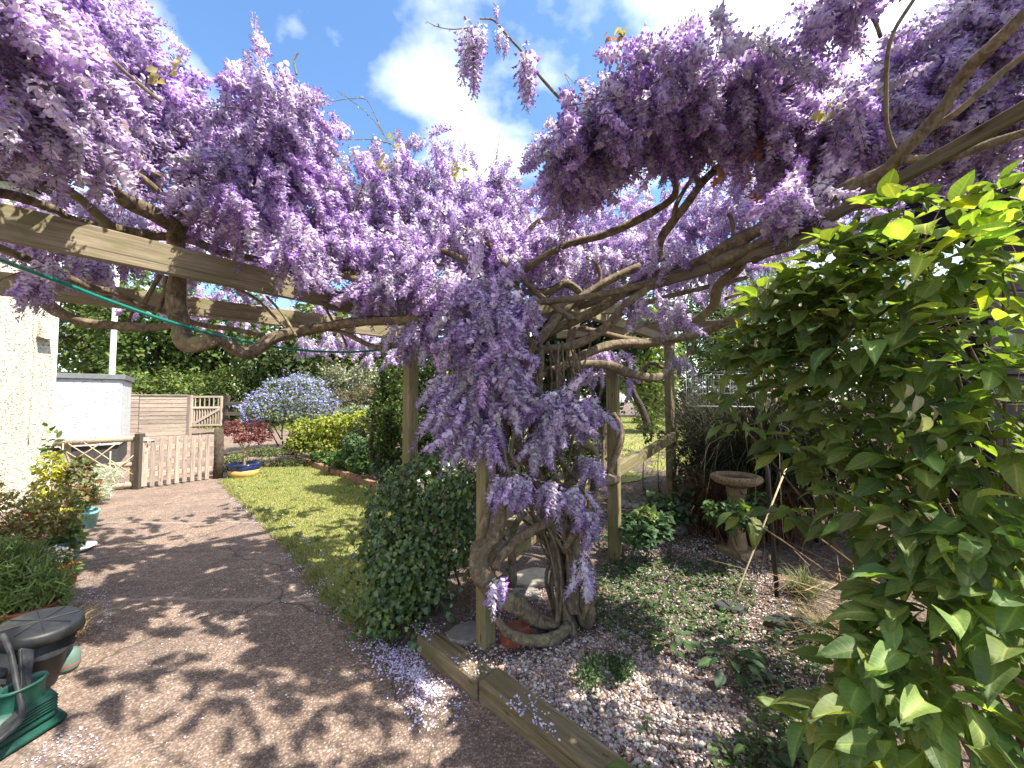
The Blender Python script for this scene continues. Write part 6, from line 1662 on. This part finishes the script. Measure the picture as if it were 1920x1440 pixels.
# the drift beside the sleepers, densest against the timber
def drift(name, along, n, wid, **kw):
    c = catmull(along, 10); d = np.linalg.norm(np.diff(c[:, :2], axis=0), axis=1); cum = np.concatenate([[0], np.cumsum(d)])
    t = rng.random(n) * cum[-1]; i = np.clip(np.searchsorted(cum, t) - 1, 0, len(d) - 1)
    p = c[i, :2] + (c[i + 1, :2] - c[i, :2]) * ((t - cum[i]) / d[i])[:, None]
    nrm = np.column_stack([-(c[i + 1, 1] - c[i, 1]), c[i + 1, 0] - c[i, 0]]) / d[i][:, None]
    off = rng.normal(0, 1, n) * wid * (1 + .6 * np.sin(t * 14))
    p = p + nrm * off[:, None]
    z = np.where(((p[:, 0] - SA[0]) + (p[:, 1] - SA[1])) / 1.414 > 0, .13, .012) + rng.random(n) * .012
    R = frames(rand_dirs(n) * np.array([1, 1, .2]), np.array([0, 0, 1.0]) + rand_dirs(n) * .5)
    s = rng.uniform(.009, .017, n)
    return obj(name, cloud(name, np.column_stack([p, z]), R, np.column_stack([s * 1.2, s, s * 2]), *T_QUAD, palette(n, [(.60, .55, .74), (.50, .44, .68), (.70, .66, .78), (.36, .29, .54), (.64, .58, .64)], .15)), M['petal_fallen'], kind='stuff')
pv = lambda l: [tuple(G(x, y, 0)) for x, y in l]
drift('petal_drift', pv([(742, 1222), (775, 1262), (815, 1310), (862, 1350), (920, 1400), (985, 1450), (1040, 1500)]), 3200, .062)
drift('petal_drift_outer', pv([(700, 1205), (735, 1250), (780, 1290), (790, 1385), (850, 1375), (920, 1420)]), 1000, .05)
drift('petal_line', pv([(552, 1035), (580, 1075), (610, 1115), (650, 1160), (690, 1200), (730, 1225)]), 1000, .045)
drift('petal_line_far', pv([(430, 930), (470, 965), (510, 1000), (552, 1038)]), 380, .05)
petals('scattered_petals', pv([(130, 1440), (300, 1120), (560, 1050), (700, 1200), (900, 1440)]), 380, (.006, .012), cols=((.62, .56, .66), (.52, .45, .58), (.68, .63, .70)))
petals('petals_by_stand', pv([(40, 1440), (70, 1400), (150, 1360), (200, 1400), (150, 1450)]), 130, cols=((.50, .45, .56), (.44, .39, .52)))
petals('petals_by_pots', pv([(125, 1120), (200, 1090), (215, 1180), (150, 1200)]), 260)
petals('petals_on_bed', gp([(800, 1190), (900, 1110), (1100, 1080), (1200, 1010), (1420, 980), (1560, 1250), (1400, 1500), (1150, 1440), (930, 1260)], .2), 10000, (.006, .013), lift=.012, cols=((.56, .47, .54), (.46, .36, .44), (.64, .56, .58), (.36, .25, .28), (.5, .42, .40)))
n_ = 1300
lp_ = poly_points(gp([(790, 1200), (900, 1100), (1100, 1060), (1200, 1000), (1420, 960), (1600, 1200), (1420, 1360), (1250, 1300), (930, 1250)], .2), n_)
R_ = frames(rand_dirs(n_) * np.array([1, 1, .12]), np.array([0, 0, 1.0]) + rand_dirs(n_) * .4)
obj('bark_litter', cloud('bark_litter', np.column_stack([lp_, H(lp_[:, 0], lp_[:, 1]) + .008 + rng.random(n_) * .012]), R_, np.column_stack([rng.uniform(.004, .012, n_), rng.uniform(.02, .09, n_), np.full(n_, .02)]), *T_BLADE, palette(n_, [(.13, .08, .05), (.19, .12, .08), (.24, .17, .12), (.09, .05, .035)], .2)), M['flat_attr'], kind='stuff')

# ================================================================ POTS BESIDE THE HOUSE
def pot_mesh(r, h, taper=.78, rim=.012, seg=28, sq=1.0):
    return lathe('pot', [(0, .004), (r * taper, 0), (r * (taper + (1 - taper) * .85), h * .86), (r + rim * .4, h * .87), (r + rim * .5, h), (r - rim, h), (r - rim * 1.6, h * .86), (0, h * .84)], seg, sq)
def potted(name, label, px, py, r, h, mat, blobs, n, T, size, cols, sq=1.0, rot=0.0, fmat='leaf', potname='pot', stem_r=.006, **kw):
    b = G(px, py, 0.006)
    t = thing(name, label, 'potted plant', b, 'pots along the house wall')
    obj(potname, pot_mesh(r, h, sq=sq), M[mat], t, Matrix.Translation(b) @ Matrix.Rotation(rot, 4, 'Z'))
    bl = [((b.x + dx, b.y + dy, h + dz), (rx, ry, rz)) for dx, dy, dz, rx, ry, rz in blobs]
    foliage('foliage', bl, n, T, size, cols, M[fmat], t, **kw)
    obj('stems', stems_mesh((b.x, b.y, h * .8), [q[0] for q in bl], stem_r, spread=r * .4), M['twig'], t)
    return t, b
t, b = potted('potted_shrub', 'turquoise oval trough planted with a bronze green shrub', 158, 988, .20, .20, 'turquoise', [(-.12, .05, .28, .2, .12, .2), (.0, 0, .16, .16, .1, .12), (-.2, .1, .5, .12, .1, .14)], 620, T_LEAF, .065, [(.14, .17, .05), (.20, .18, .07), (.10, .14, .04), (.24, .15, .07)], sq=.6, rot=-.5, potname='trough')
t, b = potted('silver_plant', 'soft silver grey foliage plant by the trellis fence', 150, 950, .15, .2, 'black_plastic', [(.12, .25, .22, .2, .12, .12), (.2, .1, .02, .12, .1, .14)], 900, T_BLADE, .07, [(.48, .52, .48), (.56, .58, .54), (.40, .45, .40)], wid=.15)
potted('golden_pot', 'yellow leaved plant in the red pot near the wall', 82, 992, .16, .22, 'terracotta', [(-.05, .1, .26, .22, .14, .2), (.0, .05, .52, .16, .12, .18), (-.02, .0, .08, .16, .12, .1)], 900, T_LEAF, .055, [(.42, .38, .035), (.50, .45, .05), (.32, .34, .05), (.2, .25, .05)])
potted('golden_pot', 'small yellow leaved shrub in black pot on white saucer', 122, 1030, .13, .22, 'black_plastic', [(-.02, 0, .1, .15, .12, .12)], 420, T_LEAF, .045, [(.40, .38, .04), (.46, .42, .06), (.22, .28, .05)])
sc_ = obj('saucer', lathe('saucer', [(0, .004), (.12, .004), (.17, .03), (.178, .03), (.13, -.002), (0, -.002)], 32), M['white_paint'], None, Matrix.Translation(G(135, 1032, .012)))
props(sc_, 'white plastic saucer lying under the small black pot', 'saucer')
potted('leafy_pot', 'blue grey pot of pale green pointed leaves', 112, 1052, .15, .20, 'blue_pot', [(-.02, -.02, .12, .2, .14, .14), (.08, .0, .02, .12, .1, .1)], 520, T_LEAF, .07, [(.17, .23, .08), (.22, .28, .10), (.13, .19, .06)])
t, b = potted('tall_stem_plant', 'single tall stem with heart-shaped leaves against the wall', 78, 975, .12, .2, 'black_plastic', [(-.02, .1, .75, .14, .1, .3)], 36, T_BIG[1], .085, [(.12, .17, .06), (.16, .20, .07)], stem_r=.008)
potted('reddish_perennial', 'large mass of red tinged green shoots at the picture edge', 30, 1085, .22, .24, 'black_plastic', [(-.25, .1, .25, .28, .2, .28), (.0, .1, .2, .22, .18, .24), (.12, .2, .3, .16, .14, .22), (-.35, .0, .45, .18, .14, .2)], 2600, T_LEAF, .042, [(.18, .22, .07), (.24, .26, .09), (.28, .16, .08), (.15, .20, .06), (.32, .22, .11)])
t, b = potted('pink_flowers', 'low pot of pale pink and white flowers', 78, 1105, .15, .18, 'terracotta', [(0, 0, .06, .16, .12, .07)], 420, T_LEAF, .045, [(.08, .13, .04), (.11, .16, .05)])
foliage('flowers', [((b.x, b.y, .27), (.17, .13, .07))], 320, T_QUAD, .032, [(.75, .62, .68), (.80, .74, .76), (.62, .44, .58), (.55, .5, .3)], M['leaf'], t, up=1.5, shell=.7)
t, b = potted('primula_pot', 'small pot of red and yellow primulas', 118, 1098, .09, .11, 'terracotta', [(0, 0, .03, .1, .08, .04)], 160, T_LEAF, .04, [(.09, .14, .04)])
foliage('flowers', [((b.x, b.y, .16), (.10, .08, .035))], 110, T_QUAD, .028, [(.55, .04, .03), (.62, .48, .04), (.5, .05, .04)], M['leaf'], t, up=1.5, shell=.6)
potted('grassy_pot', 'dense pot of fine green leaves, nearest the black bin', 55, 1172, .14, .14, 'terracotta', [(-.1, .05, .12, .24, .16, .18), (.06, .03, .06, .16, .14, .16), (-.25, .1, .2, .18, .16, .2), (-.05, -.06, .0, .14, .1, .12)], 3600, T_BLADE, .085, [(.16, .22, .07), (.21, .27, .09), (.12, .18, .06)], wid=.12)
potted('leafy_pot', 'bright yellow green clump low at the picture edge', 8, 1120, .18, .2, 'black_plastic', [(-.1, 0, .12, .2, .14, .13)], 700, T_LEAF, .055, [(.22, .26, .05), (.28, .30, .08), (.16, .2, .05)])
gb = G(132, 1205, 0)
tuft('dry_tuft', 'dried grassy tuft beside the black lidded bin', 'dry grass', (gb.x - .05, gb.y + .02, .02), 170, .26, .005, [(.36, .28, .14), (.42, .34, .2), (.24, .2, .1), (.34, .16, .08)], 1.0, 'dry', .04)
pb = G(118, 1268, 0)
jug = thing('green_bottle', 'pale green plastic jug lying behind the dark green base', 'bottle', (pb.x, pb.y, 0))
obj('body', lathe('body', [(0, 0), (.042, .002), (.05, .02), (.05, .08), (.035, .11), (.016, .12), (.016, .14), (0, .14)], 24), M['pale_green_plastic'], jug, Matrix.Translation((pb.x - .02, pb.y + .04, 0.01)))
obj('label', lathe('label', [(.0512, .032), (.0512, .042)], 24), M['terracotta'], jug, Matrix.Translation((pb.x - .02, pb.y + .04, 0.01)))

# potted maple on the lawn
mb = G(457, 894, .02)
mp_ = thing('potted_maple', 'small red leaved maple in ochre and navy pot on lawn', 'potted plant', mb)
MM = Matrix.Translation(mb)
obj('pot', lathe('pot', [(0, 0), (.20, 0), (.235, .02), (.275, .16), (.262, .16), (.22, .03), (0, .03)], 36), M['ochre_glaze'], mp_, MM)
obj('glazed_band', lathe('glazed_band', [(.2765, .155), (.292, .235), (.285, .237), (.268, .155)], 36), M['blue_glaze'], mp_, MM)
obj('rim', lathe('rim', [(.292, .236), (.305, .25), (.30, .268), (.27, .262), (.262, .22), (0, .22)], 36), M['blue_glaze'], mp_, MM)
ac = [PB(440, 800, 7.8, 22, 13, .2), PB(470, 815, 7.8, 26, 15, .25), PB(495, 818, 7.8, 16, 14, .2), PB(430, 810, 7.7, 14, 8, .15), PB(480, 800, 7.9, 22, 12, .2), PB(455, 822, 7.7, 16, 9, .15)]
base = Vector((mb.x, mb.y, .22))
obj('trunk', tubes_mesh('trunk', [(catmull([base, base + Vector((.03, 0, .25)), Vector(q[0])], 5), np.linspace(.016, .004, 11)) for q in ac], 7), M['cane'], mp_)
foliage('crown', ac, 1500, T_IVY, .045, [(.15, .035, .045), (.20, .05, .06), (.11, .022, .03), (.25, .09, .08)], M['leaf'], mp_, shell=.25, up=1.0)

# ================================================================ PLASTIC THINGS AT THE LEFT EDGE
bc = P(72, 1168, 2.12); bc.z = 0.0
zl = P(72, 1168, 2.12).z
bn = thing('black_bin', 'round black plastic bin with a ribbed flat lid', 'bin', bc)
bc.x -= .03
MB_ = Matrix.Translation(bc + Vector((0, 0, .012))) @ Matrix.Rotation(math.radians(7), 4, 'Y') @ Matrix.Diagonal((.80, .80, 1, 1))
obj('body', lathe('body', [(0, .0), (.115, .0), (.125, .02), (.15, zl * .52), (.175, zl * .56), (.178, zl * .60), (.168, zl * .61), (.192, zl - .05), (0, zl - .06)], 40), M['black_plastic'], bn, MB_)
obj('lid', lathe('lid', [(0, zl + .004), (.17, zl), (.192, zl - .004), (.200, zl - .014), (.212, zl - .058), (.205, zl - .058), (.19, zl - .02), (0, zl - .012)], 48), M['black_plastic'], bn, MB_)
rb_me = bm_mesh('lid_rib', bm_box(.165, .005, .004, .001))
for k in range(8):
    a = k * math.pi / 4 + .2
    obj('lid_rib', rb_me, M['black_plastic'], bn, MB_ @ Matrix.Rotation(a, 4, 'Z') @ Matrix.Translation((.09, 0, zl + .0035)))
# dark green socketed base
gs = thing('green_stand', 'dark green ridged plastic stand with an oval socket', 'stand', (-2.2, 1.78, 0))
def prism(name, outline, z0, z1, top_scale=1.0, bev=.01):
    bm = bmesh.new(); vs = [bm.verts.new((x, y, z0)) for x, y in outline]
    f = bm.faces.new(vs); r = bmesh.ops.extrude_face_region(bm, geom=[f]); 
    cx = sum(p[0] for p in outline) / len(outline); cy = sum(p[1] for p in outline) / len(outline)
    for v in r['geom']:
        if isinstance(v, bmesh.types.BMVert): v.co.z = z1; v.co.x = cx + (v.co.x - cx) * top_scale; v.co.y = cy + (v.co.y - cy) * top_scale
    bmesh.ops.recalc_face_normals(bm, faces=bm.faces[:])
    bmesh.ops.bevel(bm, geom=bm.edges[:], offset=bev, segments=3, affect='EDGES', clamp_overlap=True)
    for f in bm.faces: f.smooth = True
    me = bm_mesh(name, bm); return me
c1_, c2_ = G(128, 1345, .0), G(40, 1420, .0)
ax2 = Vector((c2_.x - c1_.x - .25, c2_.y - c1_.y - .15, 0)).normalized(); nx2 = Vector((ax2.y, -ax2.x, 0))
Rg = Matrix((-ax2, -nx2 if nx2.y > 0 else nx2, Vector((0, 0, 1)))).transposed().to_4x4()
g_o = Matrix.Translation(Vector((c1_.x - .02, c1_.y, .004))) @ Matrix.Rotation(math.radians(81), 4, 'Z')
def rr(x0, x1, y0, y1): return [(x0, y0), (x1, y0), (x1 + .03, (y0 + y1) / 2), (x1, y1), (x0, y1)]
obj('foot', prism('foot', rr(-.62, -.01, -.05, .20), 0, .045, .97, .014), M['green_plastic'], gs, g_o)
obj('step', prism('step', rr(-.60, -.04, -.035, .18), .043, .085, .97, .012), M['green_plastic'], gs, g_o)
obj('block', prism('block', rr(-.36, -.05, -.025, .17), .083, .155, .95, .012), M['green_plastic'], gs, g_o)
for k in range(5):
    obj('ridge', prism('ridge', rr(-.30 + .02 * k, -.045, -.034, .18), .088 + .013 * k, .094 + .013 * k, .99, .002), M['green_plastic'], gs, g_o)
obj('socket', lathe('socket', [(.075, .15), (.070, .19), (.075, .23), (.083, .235), (.078, .245), (.068, .243), (.062, .23), (.058, .16), (0, .16)], 36, .68), M['green_plastic'], gs, g_o @ Matrix.Translation((-.125, .045, 0)))
# smoky black frame and panels
bf = thing('plastic_holder', 'smoky black plastic panels and bent tube leaning on the green stand', 'plastic holder', (-2.35, 1.75, 0))
obj('tube', tubes_mesh('tube', [(catmull([P(4, 1190, 1.86), P(20, 1225, 1.83), P(32, 1285, 1.8), P(42, 1330, 1.76), P(36, 1352, 1.7), P(10, 1378, 1.64), P(-30, 1410, 1.58)], 6), .011)], 10), M['smoky_plastic'], bf)
def panel(name, q, th, mat):
    bm = bmesh.new(); vs = [bm.verts.new(v) for v in q]; f = bm.faces.new(vs); bm.normal_update(); n = f.normal.copy()
    r = bmesh.ops.extrude_face_region(bm, geom=[f])
    for v in r['geom']:
        if isinstance(v, bmesh.types.BMVert): v.co += n * th
    bmesh.ops.recalc_face_normals(bm, faces=bm.faces[:]); bmesh.ops.bevel(bm, geom=bm.edges[:], offset=.004, segments=2, affect='EDGES')
    return obj(name, bm_mesh(name, bm), mat, bf)
panel('side_panel', [P(38, 1214, 1.90), P(66, 1216, 1.92), P(56, 1318, 1.84), P(42, 1326, 1.80)], .02, M['smoky_plastic'])
panel('tray', [P(-20, 1345, 1.80), P(30, 1312, 1.84), P(44, 1345, 1.72), P(-20, 1392, 1.64)], .015, M['smoky_plastic'])
panel('back_panel', [P(-30, 1200, 1.95), P(20, 1205, 1.98), P(28, 1300, 1.92), P(-30, 1330, 1.86)], .03, M['black_plastic'])
obj('roll', tubes_mesh('roll', [([P(-40, 1262, 1.84), P(16, 1262, 1.86)], .022), ([P(-40, 1296, 1.82), P(22, 1292, 1.84)], .02)], 14), M['black_plastic'], bf)
